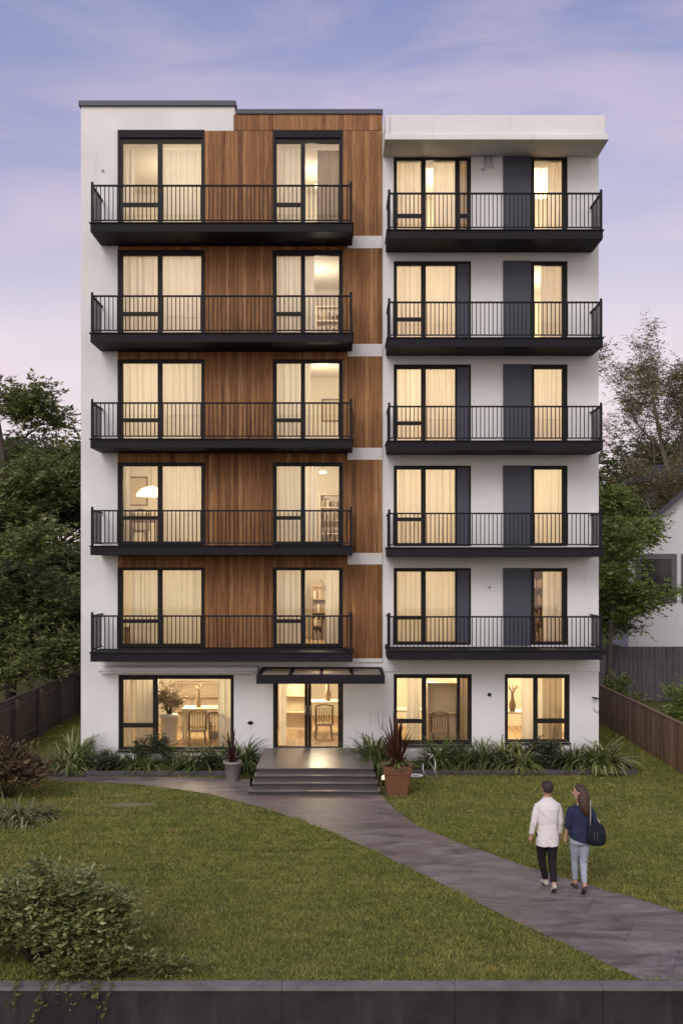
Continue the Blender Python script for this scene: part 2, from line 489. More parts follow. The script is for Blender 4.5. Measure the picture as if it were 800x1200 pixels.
def lawn():
    rng = np.random.default_rng(5)
    def field(n, x0, x1, y0, y1, h0, h1):
        X = rng.uniform(x0, x1, n); Y = rng.uniform(y0, y1, n)
        P = np.array(PATH)
        wob = .025*np.sin(X*9)+.02*np.sin(Y*13+X*4)
        k = ~inside(PATH, X+wob+rng.normal(0,.035,n), Y+wob*.7+rng.normal(0,.035,n))
        for a, b, c, d in (BED_L, BED_R, PORCH): k &= ~((X > a) & (X < b) & (Y > c-.12) & (Y < d))
        k &= ~((np.abs(X) < 6.95) & (Y > -.05))
        k &= (np.abs(X) < (Y+28)*.36+.6)
        return X[k], Y[k], rng.uniform(h0, h1, k.sum())
    A = field(330000, -7.5, 9.0, -14.7, -6.0, .03, .065)
    B = field(150000, -10, 9.0, -6.0, 1.0, .03, .06)
    Cc = field(14000, -9.3, -6.9, 0, 9, .04, .09)
    D = field(9000, 7.0, 8.6, 0, 8, .04, .09)
    X = np.concatenate([a[0] for a in (A,B,Cc,D)]); Y = np.concatenate([a[1] for a in (A,B,Cc,D)]); H = np.concatenate([a[2] for a in (A,B,Cc,D)])
    # uneven mowing: tufts stand in clumps
    cl = .45 + .75*(.6*(np.sin(X*3.1+1.3*np.sin(Y*2.3))*np.sin(Y*5.7+1.1*np.sin(X*1.9))*.5+.5)+.4*(np.sin(X*9.3+2*np.sin(Y*4.1))*np.sin(Y*15.1+2.2*np.sin(X*5.3))*.5+.5))
    H = H*cl; n = len(X)
    ang = rng.uniform(0, 2*np.pi, n); lean = rng.uniform(.5, 1.9, n)*H; w = rng.uniform(.003, .0065, n)*(1+.04*(Y+14.7))
    la = rng.uniform(0, 2*np.pi, n)
    dx, dy = np.cos(ang)*w, np.sin(ang)*w; lx, ly = np.cos(la)*lean, np.sin(la)*lean
    V = np.empty((n, 5, 3), np.float32)
    V[:,0] = np.stack([X-dx, Y-dy, np.zeros(n)], 1); V[:,1] = np.stack([X+dx, Y+dy, np.zeros(n)], 1)
    V[:,2] = np.stack([X+dx*.8+lx*.35, Y+dy*.8+ly*.35, H*.6], 1); V[:,3] = np.stack([X-dx*.8+lx*.35, Y-dy*.8+ly*.35, H*.6], 1)
    V[:,4] = np.stack([X+lx, Y+ly, H], 1)
    base = np.arange(n)[:,None]*5
    F = np.concatenate([base+np.array([[0,1,2]]), base+np.array([[0,2,3]]), base+np.array([[3,2,4]])])
    t = NT('grass_blade'); geo = t.node('ShaderNodeNewGeometry'); v = t.coords()
    tone = t.ramp(geo.outputs['Random Per Island'], [(0, (.135,.180,.032)), (.5, (.218,.255,.048)), (.85, (.32,.318,.075)), (1, (.48,.40,.16))])
    dapple = t.ramp(t.noise(v, .55, 5, .65, .4), [(.42, (0,0,0)), (.70, (1,1,1))])  # paler patches: dappled light painted into the blade colour
    col = t.mix(dapple, tone, t.mix(.55, tone, (.45,.365,.115)))
    shade_dapple = t.ramp(t.noise(t.coords(scale=(.8,1.6,1)), 2.1, 6, .7), [(.46, (0,0,0)), (.66, (1,1,1))])  # darker patches: the shade between the dapples, also put into the colour
    col = t.mix(shade_dapple, col, t.mix(.6, tone, (.105,.150,.028)))
    t.base(col, .6, 0, .2)
    tr = t.node('ShaderNodeBsdfTranslucent'); t.l.new(col, tr.inputs[0])
    mx = t.node('ShaderNodeMixShader'); mx.inputs[0].default_value = .25
    t.l.new(t.b.outputs[0], mx.inputs[1]); t.l.new(tr.outputs[0], mx.inputs[2]); t.l.new(mx.outputs[0], t.out.inputs[0])
    tag(link('grass', npmesh('grass', V.reshape(-1,3), F, t.m)), 'short mown green lawn with painted-in light dapple either side of the path', 'grass', kind='stuff')
lawn()

# ================================================================== front retaining wall
def retaining_wall():
    t = NT('dark_concrete'); v = t.coords()
    n = t.noise(v, 1.3, 6, .6)
    st = t.noise(t.coords(scale=(3,3,.4)), 1.5, 5, .6)
    col = t.mix(t.ramp(n, [(.3,(0,0,0)), (.7,(1,1,1))]), (.022,.020,.021), (.046,.041,.042))
    col = t.mix(t.ramp(st, [(.55,(0,0,0)), (.8,(.6,.6,.6))]), col, (.085,.078,.075))
    t.base(col, .85, 0, .15); t.bump(t.noise(v, 25, 5), .35, .012)
    t2 = NT('coping_concrete'); v = t2.coords()
    n = t2.noise(v, 2.5, 6, .65)
    t2.base(t2.ramp(n, [(.3,(.11,.10,.10)), (.6,(.18,.165,.163)), (.8,(.23,.21,.205))]), .8, 0, .3); t2.bump(t2.noise(v, 40, 4), .3, .008)
    root = thing('retaining_wall', 'low dark concrete retaining wall along the front edge of the lawn', 'wall', (0,-14.8,-1))
    xs = [-11.6,-9.5,-7.35,-5.2,-3.05,-.745,1.41,3.25,5.4,7.6,9.8,12.0]
    mb, cp = MB(), MB()
    for a, b in zip(xs, xs[1:]):
        mb.box(a+.0025, b-.0025, -.105, .095, 0, 1.015)
        cp.box(a+.002, b-.002, -.125, .11, 1.015, 1.06)
    mb.box(-11.6, 12, -.08, .07, 0, 1.0)
    mb.build('panel_wall', t.m, root, bevel=.003)
    cp.build('coping', t2.m, root, bevel=.006)
retaining_wall()

# ================================================================== apartment building
bld = thing('apartment_building', 'white and timber apartment block with dark balconies and lit windows', 'building')
FL = [3.07, 5.79, 8.52, 11.22, 14.03]          # balcony floors, timber half
FR = [3.12, 5.75, 8.47, 11.10, 13.85]          # balcony floors, white half
X0, XM, X1 = -6.93, 1.09, 6.84
TOPA = [fz(664.7), fz(542), fz(421.4), fz(293.5), fz(153)]
TOPC = [fz(665.6), fz(545.6), fz(427), fz(306), fz(181)]
PTA = [fz(668.5), fz(546.5), fz(426), fz(300), fz(168)]       # tops of the panes
PTC = [fz(670), fz(550), fz(432), fz(310.6), fz(187)]
TRA = [fz(728), fz(607), fz(492.5), fz(368), fz(240)]         # transoms
TRC = [fz(724), fz(608.6), fz(495.6), fz(373.6), fz(252)]
GZ = .42                                                       # ground floor
WIN = []      # (name, hole, panes, floor)
for i in range(5):
    zf = FL[i] + .04
    a = (fx(138.5), fx(240), zf, TOPA[i])
    WIN.append(('A', i, a, [(fx(144.5), fx(185), zf+.09, TRA[i]-.05), (fx(144.5), fx(185), TRA[i]+.05, PTA[i]), (fx(190.6), fx(236), zf+.09, PTA[i])]))
    b = (fx(319.8), fx(401.8), zf, TOPA[i])
    WIN.append(('B', i, b, [(fx(324.2), fx(352.4), zf+.09, TRA[i]-.05), (fx(324.2), fx(352.4), TRA[i]+.05, PTA[i]), (fx(357.4), fx(397), zf+.09, PTA[i])]))
    zf = FR[i] + .04
    c = (fx(461), fx(551.6), zf, TOPC[i])
    p = [(fx(465), fx(493.2), zf+.09, TRC[i]-.05), (fx(465), fx(493.2), TRC[i]+.05, PTC[i]), (fx(498.8), fx(533.2), zf+.09, PTC[i])]
    if i == 4: p += [(fx(538.6), fx(547), zf+.09, TRC[i]-.05), (fx(538.6), fx(547), TRC[i]+.05, PTC[i])]
    else: p += [(fx(537), fx(549), zf+.09, PTC[i])]      # filled by a slate panel
    WIN.append(('C', i, c, p))
    d = (fx(621.5), fx(664.5), zf, TOPC[i])
    WIN.append(('D', i, d, [(fx(626), fx(658.5), zf+.09, PTC[i])]))
WIN.append(('GA', -1, (fx(139), fx(274), fz(879), fz(791)), [(fx(144), fx(179), fz(876), fz(853)), (fx(144), fx(179), fz(848), fz(797)), (fx(185), fx(270), fz(876), fz(796))]))
WIN.append(('GC', -1, (fx(461), fx(552.5), fz(873), fz(790)), [(fx(465), fx(494), fz(868), fz(848)), (fx(465), fx(494), fz(843), fz(795)), (fx(499.5), fx(535), fz(868), fz(795)), (fx(539), fx(548), fz(868), fz(795))]))
WIN.append(('GD', -1, (fx(591), fx(667), fz(870), fz(790)), [(fx(595), fx(625), fz(867), fz(795)), (fx(630), fx(661.5), fz(867), fz(848)), (fx(630), fx(661.5), fz(842.5), fz(795))]))
DOOR = (fx(320), fx(402), GZ+.003, fz(795))
holes = [w[2] for w in WIN] + [DOOR]

def shell():
    mb = MB()
    mb.rects(X0, -2.84, -.3, 17.5, holes, 0, .22)
    mb.rects(-2.84, XM, -.3, 17.28, holes, 0, .22)
    mb.rects(XM, X1, -.3, 17.0, holes, 0, .22)
    # sides and back
    mb.box(X0, X0+.22, .22, 11, -.3, 17.5); mb.box(X1-.22, X1, .22, 11, -.3, 17.0); mb.box(X0+.22, X1-.22, 10.78, 11, -.3, 17.0)
    mb.box(-2.84-.22, -2.84, .22, 10.78, 17.0, 17.5)
    mb.build('wall', M['plaster'], bld)
    r = MB(); r.box(X0+.22, X1-.22, .22, 10.78, 16.78, 16.98); r.build('roof', M['cap'], bld)
    cpm = MB()
    cpm.box(X0-.05, -2.80, -.07, .30, 17.5, 17.64); cpm.box(X0-.05, X0+.27, .30, 11.05, 17.5, 17.64)
    cpm.build('parapet_cap', M['cap'], bld, bevel=.01)
    cpm = MB(); cpm.box(-2.80, XM+.01, -.07, .30, 17.28, 17.41); cpm.build('parapet_cap', M['cap'], bld, bevel=.01)
    # white roof box projecting over the right half
    ov = MB()
    z0, z1, z2 = CAM_H+(660-163.5)/45.9, CAM_H+(660-157)/45.9, CAM_H+(660-135.5)/45.7
    ov.box(fx(449)-.01, 6.82, -1.16, .8, z0, z1)
    ov.box(fx(452), 6.74, -1.08, .6, z1, z2)
    ov.box(fx(449), fx(454), -1.14, .6, z1, z2-.03)
    ov.build('roof_overhang', M['plaster'], bld, bevel=.012)
    st = MB(); st.box(XM+.02, X1+.015, -.035, .0, fz(787), fz(774)); st.build('string_course', M['plaster'], bld, bevel=.006)
    # outside pieces of slab band at the edge of the timber
    for i in range(5):
        b = MB(); zt = FL[i] + .02 - (.10 if i == 4 else .0)
        zt = [fz(771.5), fz(648), fz(525), fz(403.5), fz(277)][i]; zb = [fz(776), fz(661.5), fz(539), fz(418), fz(291.5)][i]
        b.box(.16, XM-.004, -.045, 0, zb, zt); b.build('slab_band', M['white'], bld, bevel=.004)
shell()

def cladding():
    rnd = random.Random(3)
    mb = MB()
    xa, xe = fx(138.5), XM-.005
    edges = [xa, fx(240), fx(274), fx(319.8), fx(401.8), xe]
    band = [([fz(771.5), fz(648), fz(525), fz(403.5), fz(277)][i], [fz(776), fz(661.5), fz(539), fz(418), fz(291.5)][i]) for i in range(5)]
    ztop = 17.27; joint = fz(153.5)
    for a, b in zip(edges, edges[1:]):
        n = max(1, round((b-a)/.118)); w = (b-a)/n
        for k in range(n):
            x0, x1 = a+k*w, a+(k+1)*w; cx = (x0+x1)/2
            cuts = [(h[2], h[3]) for h in holes if h[0] < cx < h[1]]
            if cx > .16: cuts += [(zb, zt) for zt, zb in band]
            hi = joint if cx < fx(274) else ztop
            cuts.append((joint-.008, joint+.008))
            for i in range(5):
                cuts.append((FL[i]-.26, FL[i]+.03) if cx < .2 else (0, 0))
            z = 2.78; segs = []
            for c0, c1 in sorted(cuts):
                if c1 <= z: continue
                if c0 > z: segs.append((z, min(c0, hi)))
                z = max(z, c1)
            if z < hi: segs.append((z, hi))
            for s0, s1 in segs:
                if s1 - s0 < .02: continue
                dpt = -.032 - rnd.uniform(0, .004)
                mb.box(x0+.0022, x1-.0022, dpt, -.004, s0, s1)
    mb.build('timber_cladding', M['wood'], bld)
    bk = MB(); bk.rects(xa, xe, 2.78, joint, holes, -.003, -.001); bk.build('cladding_backing', M['frame'], bld)
cladding()

def windows():
    for nm, i, h, panes in WIN:
        hole = [p for p in panes]
        f = MB()
        yf = -.045 if nm in ('A', 'B') else .03
        f.rects(h[0]+.001, h[1]-.001, h[2]+.001, h[3]-.001, hole, yf+.02, yf+.10)
        # outer casing a little prouder than the sashes
        f.rects(h[0]+.002, h[1]-.002, h[2]+.002, h[3]-.002, [(h[0]+.055, h[1]-.055, h[2]+.05, h[3]-.05)], yf-.012, yf+.018)
        o = f.build('window', M['frame'], bld, bevel=0)
        if i == 4 and nm in ('A', 'B'):
            s = MB(); s.box(h[0]+.06, h[1]-.06, yf-.03, yf+.015, PTA[4]+.12, h[3]-.06); s.build('shutter_box', M['metal'], o, bevel=.01)
        for k, p in enumerate(panes):
            if nm == 'C' and i < 4 and k == 3:
                s = MB(); s.box(p[0]-.03, p[1]+.01, yf-.005, yf+.09, p[2]-.03, p[3]+.03); s.build('slate_panel', M['slate'], o, bevel=.004); continue
            g = MB(); y = yf+.06
            g.quad((p[0],y,p[2]),(p[1],y,p[2]),(p[1],y,p[3]),(p[0],y,p[3])); g.build('pane', M['glass'], o)
        if nm[0] == 'G':
            s = MB(); s.box(h[0]-.02, h[1]+.02, -.06, .06, h[2]-.05, h[2]-.002); s.build('sill', M['frame'], o, bevel=.006)
    for i in range(5):
        p = MB(); zf = FR[i]+.04
        p.rects(fx(589), fx(621.3), zf, TOPC[i], [], -.055, -.004)
        p.build('sliding_shutter', M['slate'], bld, bevel=.006)
windows()

def front_door():
    h = DOOR; f = MB(); y = .03
    f.rects(h[0]+.001, h[1]-.001, h[2], h[3]-.001, [(h[0]+.07, h[1]-.07, h[2]+.03, h[3]-.08)], y-.03, y+.09)
    d = f.build('front_door', M['frame'], bld, bevel=.004)
    xm = (fx(357)+fx(364.5))/2
    for k, (a, b, p) in enumerate(((h[0]+.072, xm-.004, (fx(325.5), fx(357))), (xm+.004, h[1]-.072, (fx(364.5), fx(396))))):
        l = MB(); l.rects(a, b, h[2]+.032, h[3]-.082, [(p[0], p[1], fz(876), fz(800))], y-.01, y+.045)
        l.build('door_leaf', M['frame'], d, bevel=.004)
        g = MB(); yy = y+.02; g.quad((p[0],yy,fz(876)),(p[1],yy,fz(876)),(p[1],yy,fz(800)),(p[0],yy,fz(800))); g.build('pane', M['glass'], d)
        hx = xm + (-.055 if k == 0 else .055)
        hd = MB(); hd.tube([(hx,y-.07,1.30),(hx,y-.07,1.56)], .011, 8); hd.tube([(hx,y-.07,1.33),(hx,y-.01,1.33)], .008, 6); hd.tube([(hx,y-.07,1.53),(hx,y-.01,1.53)], .008, 6)
        hd.build('handle', M['steel'], d)
M['steel'] = mat_noise('brushed_steel', (.45,.45,.46), (.55,.55,.56), 8, .35, .05, 80, .9)
front_door()

def canopy():
    xl, xr = -2.10, 1.07; yb, yf = -.02, -2.05
    zt, zb = 2.58, 2.36
    b = MB()
    b.box(xl, xr, yf, yf+.08, zb, zt)                      # front beam
    b.box(xl, xl+.08, yf+.08, yb, zb+.06, zt); b.box(xr-.08, xr, yf+.08, yb, zb+.06, zt)
    b.box(xl+.08, xr-.08, yb-.08, yb, zb+.06, zt)
    for k in (1, 2, 3):
        x = xl + (xr-xl)*k/4; b.box(x-.025, x+.025, yf+.08, yb-.08, zb+.08, zt-.03)
    c = b.build('canopy', M['slab'], bld, bevel=.006)
    g = MB()
    for k in range(4):
        a = xl+.08 + (xr-xl-.16)*k/4 + (.03 if k else 0); e = xl+.08+(xr-xl-.16)*(k+1)/4 - (.03 if k < 3 else 0)
        g.quad((a,yf+.08,zt-.06),(e,yf+.08,zt-.06),(e,yb-.08,zt-.04),(a,yb-.08,zt-.04))
    t = NT('frosted_glass'); v = t.coords()
    d = t.node('ShaderNodeBsdfTranslucent'); d.inputs[0].default_value = (.62,.56,.47,1)
    df = t.node('ShaderNodeBsdfDiffuse'); df.inputs[0].default_value = (.40,.35,.29,1)
    m1 = t.node('ShaderNodeMixShader'); m1.inputs[0].default_value = .5
    t.l.new(d.outputs[0], m1.inputs[1]); t.l.new(df.outputs[0], m1.inputs[2])
    gl = t.node('ShaderNodeBsdfGlossy', Roughness=.15); m2 = t.node('ShaderNodeMixShader'); m2.inputs[0].default_value = .08
    t.l.new(m1.outputs[0], m2.inputs[1]); t.l.new(gl.outputs[0], m2.inputs[2]); t.l.new(m2.outputs[0], t.out.inputs[0])
    g.build('canopy_glass', t.m, c)
    # warm downlight set in the canopy over the door
    dl = MB(); dl.lathe([(.06, zb+.075), (.06, zb+.10), (.055, zb+.10)], 16, c=(-.5, -.9)); dl.build('downlight', M['bulb'], c)
    L = bpy.data.lights.new('canopy_light', 'POINT'); L.energy = 7; L.color = LAMP_COL; L.shadow_soft_size = .08
    lo = bpy.data.objects.new('canopy_light', L); lo.location = (-.5, -.9, zb+.0); C.objects.link(lo); lo.parent = c
canopy()

def porch():
    t = NT('porch_stone'); v = t.coords()
    n = t.noise(v, 1.8, 6, .6)
    t.base(t.ramp(n, [(.3,(.085,.072,.068)), (.6,(.135,.115,.108)), (.8,(.17,.148,.14))]), .36, 0, .5); t.bump(t.noise(v, 30, 4), .15, .006)
    t2 = mat_noise('porch_riser', (.045,.040,.040), (.065,.058,.056), 4, .8, .2, 60)
    r = MB(); tr = MB()
    lev = [(.105, -2.16, .90, -3.82), (.21, -2.09, .845, -3.45), (.315, -2.07, .81, -3.10), (GZ, -2.05, .785, -2.75)]
    for k, (z, a, b, y) in enumerate(lev):
        r.box(a+.03, b-.03, y+.03, -.002, max(0, z-.105), z-.03)
        yb = lev[k+1][3]+.06 if k < 3 else -.002
        tr.box(a, b, y, yb, z-.03, z)
    o = r.build('porch', t2, bld)
    tr.build('step_tread', t.m, o, bevel=.006)
porch()

# balconies ----------------------------------------------------------
def balcony(x0, x1, z, rail_h, n_bars):
    y0, y1 = -1.2, -.036
    s = MB()
    s.box(x0, x1, y0, y1, z-.245, z-.03); s.box(x0-.03, x1+.03, y0-.03, y1, z-.03, z)
    b = s.build('balcony', M['slab'], bld, bevel=.008)
    yr = y0+.05; zt = z+rail_h
    h = MB()
    xa, xb = x0+.04, x1-.04
    h.box(xa-.02, xb+.02, yr-.03, yr+.03, zt-.04, zt)
    h.box(xa-.03, xa+.03, yr+.03, y1, zt-.04, zt); h.box(xb-.03, xb+.03, yr+.03, y1, zt-.04, zt)
    h.build('handrail', M['metal'], b, bevel=.006)
    r = MB()
    r.box(xa+.02, xb-.02, yr-.015, yr+.015, z+.05, z+.08)
    r.box(xa-.015, xa+.015, yr+.03, y1, z+.05, z+.08); r.box(xb-.015, xb+.015, yr+.03, y1, z+.05, z+.08)
    for k in range(1, n_bars):
        x = xa + (xb-xa)*k/n_bars
        r.box(x-.0105, x+.0105, yr-.0095, yr+.0095, z+.08, zt-.04)
    ns = 11
    for k in range(1, ns):
        y = yr + (y1-yr)*k/ns
        for x in (xa, xb): r.box(x-.008, x+.008, y-.0085, y+.0085, z+.08, zt-.04)
    r.build('railing', M['metal'], b)
    for x in (xa, xb):
        p = MB(); p.box(x-.03, x+.03, yr-.032, yr+.028, z, zt+.03); p.ell((x, yr-.002, zt+.055), (.034,.034,.034), 10, 6)
        p.build('corner_post', M['metal'], b)
for i in range(5):
    balcony(-6.395, .283, FL[i], [.94,.91,.93,.96,.97][i], 62)
    balcony(1.175, 6.657, FR[i], [.87,.88,.89,.92,.95][i], 51)

# rooms --------------------------------------------------------------
def room(x0, x1, z0, z1, depth, watts, light=(.5, .5), wall=None, col=LAMP_COL):
    y0, y1 = .225, depth
    mb = MB()
    mb.quad((x0,y1,z0),(x1,y1,z0),(x1,y1,z1),(x0,y1,z1), 0)
    mb.quad((x0,y0,z0),(x0,y1,z0),(x0,y1,z1),(x0,y0,z1), 0); mb.quad((x1,y0,z0),(x1,y0,z1),(x1,y1,z1),(x1,y1,z0), 0)
    mb.quad((x0,y0,z1),(x0,y1,z1),(x1,y1,z1),(x1,y0,z1), 0); mb.quad((x0,y0,z0),(x1,y0,z0),(x1,y1,z0),(x0,y1,z0), 1)
    mb.build('interior', [wall or M['room_wall'], M['room_floor']], bld)
    L = bpy.data.lights.new('room_light', 'POINT'); L.energy = watts; L.color = col; L.shadow_soft_size = .3
    o = bpy.data.objects.new('room_light', L); o.location = (x0+(x1-x0)*light[0], y0+(y1-y0)*light[1], z1-.85); C.objects.link(o); o.parent = bld
ROOMX = {'A': (X0+.25, -2.7), 'B': (-2.65, XM-.05), 'C': (XM+.05, 3.9), 'D': (3.95, X1-.25)}
rr = random.Random(9)
for i in range(5):
    for nm in 'ABCD':
        F = FL if nm in 'AB' else FR
        a, b = ROOMX[nm]
        room(a, b, F[i]+.02, F[i]+2.62 if i == 4 else F[i]+2.5, 4.2, ROOM_W * {'A': 1.0, 'B': .95, 'C': 1.35, 'D': 1.3}[nm] * (1, 1, .97, .95, .95)[i] * rr.uniform(.85, 1.12), (rr.uniform(.42,.58), rr.uniform(.42,.58)), None,
             (1, .83+.013*i+rr.uniform(-.02,.02), .56+.035*i+rr.uniform(-.03,.03)) if nm in 'AB' else (1, .83+rr.uniform(-.02,.02), .55+.015*i))
room(X0+.25, -2.35, .3, 2.85, 5.0, 190, (.55,.40)); room(-2.3, XM-.05, GZ, 2.85, 6.0, 190, (.5,.40))
room(XM+.05, 3.9, .3, 2.85, 4.5, 165, (.5,.45)); room(3.95, X1-.25, .3, 2.85, 4.5, 165, (.45,.45))

# ================================================================== things fixed on or standing by the facade
def awning():
    r = thing('awning_cassette', 'long white awning cassette above the wide ground floor window', 'awning', (0,0,0))
    b = MB(); xa, xb = fx(118), fx(303)
    prof = [(-.02,2.46),(-.20,2.46),(-.24,2.50),(-.24,2.57),(-.18,2.62),(-.02,2.62)]
    b.loft([[(x,y,z) for y,z in prof] for x in (xa, xb)], smooth=False); b.build('cassette', M['white'], r, bevel=.006)
    f = MB(); f.box(xa+.1, xb-.1, -.26, -.215, 2.43, 2.475); f.build('front_bar', M['white'], r, bevel=.006)
    for x in (xa+.5, xb-.5):
        k = MB(); k.box(x-.04, x+.04, -.12, -.002, 2.40, 2.46); k.build('bracket', M['white'], r)
awning()

def small_fixtures():
    r = thing('wall_button', 'small dark round bell button on the wall left of the glass door', 'doorbell', (fx(293.5), 0, fz(847)))
    b = MB(); b.ell((0,-.02,0), (.075,.03,.05)); b.build('cover', M['frame'], r); b = MB(); b.box(-.012,.012,-.02,-.002,-.16,-.04); b.build('cable_duct', M['white'], r)
    r = thing('wall_light', 'slim white upright wall lamp between glass door and red-leaved plant', 'wall lamp', (fx(446), 0, fz(843)))
    b = MB(); b.lathe([(.035,-.22),(.045,-.20),(.045,.14),(.03,.20),(.012,.30)], 14, c=(0,-.07)); b.build('lamp_tube', M['white'], r)
    b = MB(); b.box(-.03,.03,-.05,-.002,-.06,.06); b.build('bracket', M['steel'], r)
    r = thing('wall_pipes', 'two bent grey pipe ends on the top floor wall between the windows', 'pipes', (fx(569), 0, fz(190)))
    b = MB(); b.tube([(-.02,-.03,.22),(-.02,-.07,.16),(-.02,-.07,-.16),(-.06,-.07,-.22),(-.14,-.07,-.2)], .02, 8)
    b.build('pipe', M['steel'], r)
    b = MB(); b.tube([(.10,-.02,.25),(.02,-.07,.25),(.02,-.07,.1)], .018, 8); b.tube([(.12,-.02,.16),(.12,-.07,.1),(.12,-.07,-.1),(.18,-.08,-.16)], .022, 8); b.build('pipe', M['steel'], r)
    r = thing('wall_tap', 'dark tap and hanging hook on the wall near the right corner', 'tap', (fx(696), 0, fz(818)))
    b = MB(); b.tube([(0,0,0),(0,-.12,0),(.02,-.15,-.02)], .016, 8); b.tube([(-.09,-.1,.03),(.09,-.1,.0),(.2,-.09,.0)], .016, 8); b.build('spout', M['metal'], r)
    b = MB(); b.tube([(-.02,-.05,-.05),(-.02,-.05,-.3),(.05,-.05,-.38),(.10,-.05,-.34)], .011, 8); b.build('hook', M['steel'], r)
    for nm, lab, px, py, s in (('wall_vent', 'tiny dark vent on the white wall between the two right ground floor windows', 573, 814, .05),
                            ('wall_socket', 'round dark socket high on the wall just right of the canopy', 453.5, 757, .06),
                            ('wall_bolt', 'small grey bolt on the first floor wall between window and shutter', 573, 688, .03),
                            ('wall_hook', 'tiny pale hook on the upper left white wall beside the top balcony', 121, 200, .03)):
        r = thing(nm, lab, 'wall fitting', (fx(px), 0, fz(py)))
        b = MB(); b.lathe([(s,-.0),(s,.02),(s*.6,.035)], 12)
        o = b.build('plate', M['frame'] if s > .03 else M['steel'], r); o.rotation_euler = (R(90),0,0)
        b = MB(); b.tube([(0,-.03,0),(0,-.06,0),(.5*s,-.07,-.8*s)], .2*s+.003, 6); b.build('nozzle', M['frame'], r)
small_fixtures()

# ================================================================== curtains and interiors
def curtain(label, x0, x1, z0, z1, mat, y=.40, pleat=.16, amp=.032, seed=0, group='curtains in the lit windows', gather=0.0):
    rnd = random.Random(seed)
    n = max(8, int((x1-x0)/pleat*14)); rows = 7
    V, F = [], []
    ph = rnd.uniform(0, 6); w2 = rnd.uniform(1.5, 2.6)
    for j in range(rows+1):
        tz = j/rows; z = z1 + (z0-z1)*tz
        for i in range(n+1):
            u = i/n; x = x0+(x1-x0)*u
            a = amp*(.6+.5*tz)
            p = 2*math.pi*(x-x0)/pleat + ph + .9*math.sin(u*w2*6)
            yy = y + a*math.sin(p) + .3*a*math.sin(2.3*p+1)
            V.append((x + .012*math.sin(p*1.0+1)*tz + gather*(x-(x0+x1)/2)*-math.sin(tz*math.pi)*.5, yy, z))
    for j in range(rows):
        for i in range(n):
            a = j*(n+1)+i; F.append((a, a+1, a+n+2, a+n+1))
    me = npmesh('curtain', np.array(V), np.array(F), mat, smooth=True)
    return tag(link('curtain', me), label, 'curtain', group)

FLOORN = ['first', 'second', 'third', 'fourth', 'top']
WINN = {'A': 'leftmost', 'B': 'timber-flanked', 'C': 'wide white-wall', 'D': 'far-right narrow'}
seed = 100
# per window and floor: list of (from px, to px, kind, pane word)
CUR = {
 'A': {4: [(142,158,'sheer','left'),(188,238,'sheer','right')], 3: [(142,187,'sheer','left'),(188,238,'sheer','right')],
       2: [(142,187,'sheer','left'),(188,238,'sheer','right')], 1: [(141,152,'sheer','left'),(189,238,'sheer','right')],
       0: [(152,187,'curtain','left'),(189,238,'curtain','right')]},
 'B': {4: [(322,355,'sheer','left'),(372,400,'drape','right')], 3: [(322,355,'sheer','left'),(356,368,'sheer','right')],
       2: [(322,355,'sheer','left'),(356,364,'sheer','right')], 1: [(322,355,'curtain','left'),(356,372,'sheer','right')],
       0: [(322,355,'curtain','left'),(381,399,'sheer','right')]},
 'C': {4: [(463,496,'sheer','left'),(508,535,'sheer','middle'),(537,549,'drape','thin right')], 3: [(463,496,'sheer','left'),(497,536,'sheer','right')],
       2: [(463,496,'sheer','left'),(497,536,'curtain','right')], 1: [(463,496,'curtain','left'),(497,536,'curtain','right')],
       0: [(463,496,'curtain','left'),(497,536,'curtain','right')]},
 'D': {4: [(642,661,'sheer','only')], 3: [(634,661,'curtain','only')], 2: [(624,661,'curtain','only')], 1: [(624,661,'curtain','only')],
       0: [(636,661,'curtain','only')]},
}
KINDW = {'sheer': 'sheer cream', 'curtain': 'thick cream', 'drape': 'beige'}
for nm in CUR:
    for i, lst in CUR[nm].items():
        F = FL if nm in 'AB' else FR
        for a, b, k, pane in lst:
            seed += 1
            side = f'in the {pane} pane of' if pane != 'only' else 'in'
            curtain(f'{KINDW[k]} curtain {side} the {WINN[nm]} window, {FLOORN[i]} balcony floor',
                    fx(a)*1.012, fx(b)*1.012, F[i]+.05, F[i]+2.46, M[k], seed=seed, pleat=random.Random(seed).uniform(.13,.20))
G = 'curtains in the lit windows'
curtain('sheer curtain inside the left panes of the wide ground floor window', fx(141)*1.012, fx(156)*1.012, .32, 2.6, M['sheer'], seed=1)
curtain('beige gathered drape behind the left pane of the wide ground floor window', fx(157)*1.012, fx(181)*1.012, .32, 2.5, M['curtain'], seed=2, y=.55)
curtain('cream curtain at the right side of the wide ground floor window', fx(255)*1.012, fx(272)*1.012, .32, 2.6, M['curtain'], seed=3)
curtain('cream curtain in the left panes of the ground floor window behind red-leaved plant', fx(476)*1.012, fx(493)*1.012, .32, 2.6, M['curtain'], seed=4, y=.5)
curtain('brown drape in the thin right pane of the ground floor window', fx(537)*1.012, fx(550)*1.012, .32, 2.6, M['drape'], seed=5)
curtain('cream curtain in the middle of the far right ground floor window', fx(611)*1.012, fx(636)*1.012, .32, 2.6, M['curtain'], seed=6)
curtain('beige drape at the right side of the far right ground floor window', fx(637)*1.012, fx(660)*1.012, .32, 2.6, M['drape'], seed=7, y=.5)
curtain('narrow sheer curtain just left inside the glass entrance door', fx(327)*1.012, fx(336)*1.012, GZ+.02, 2.6, M['sheer'], seed=8)

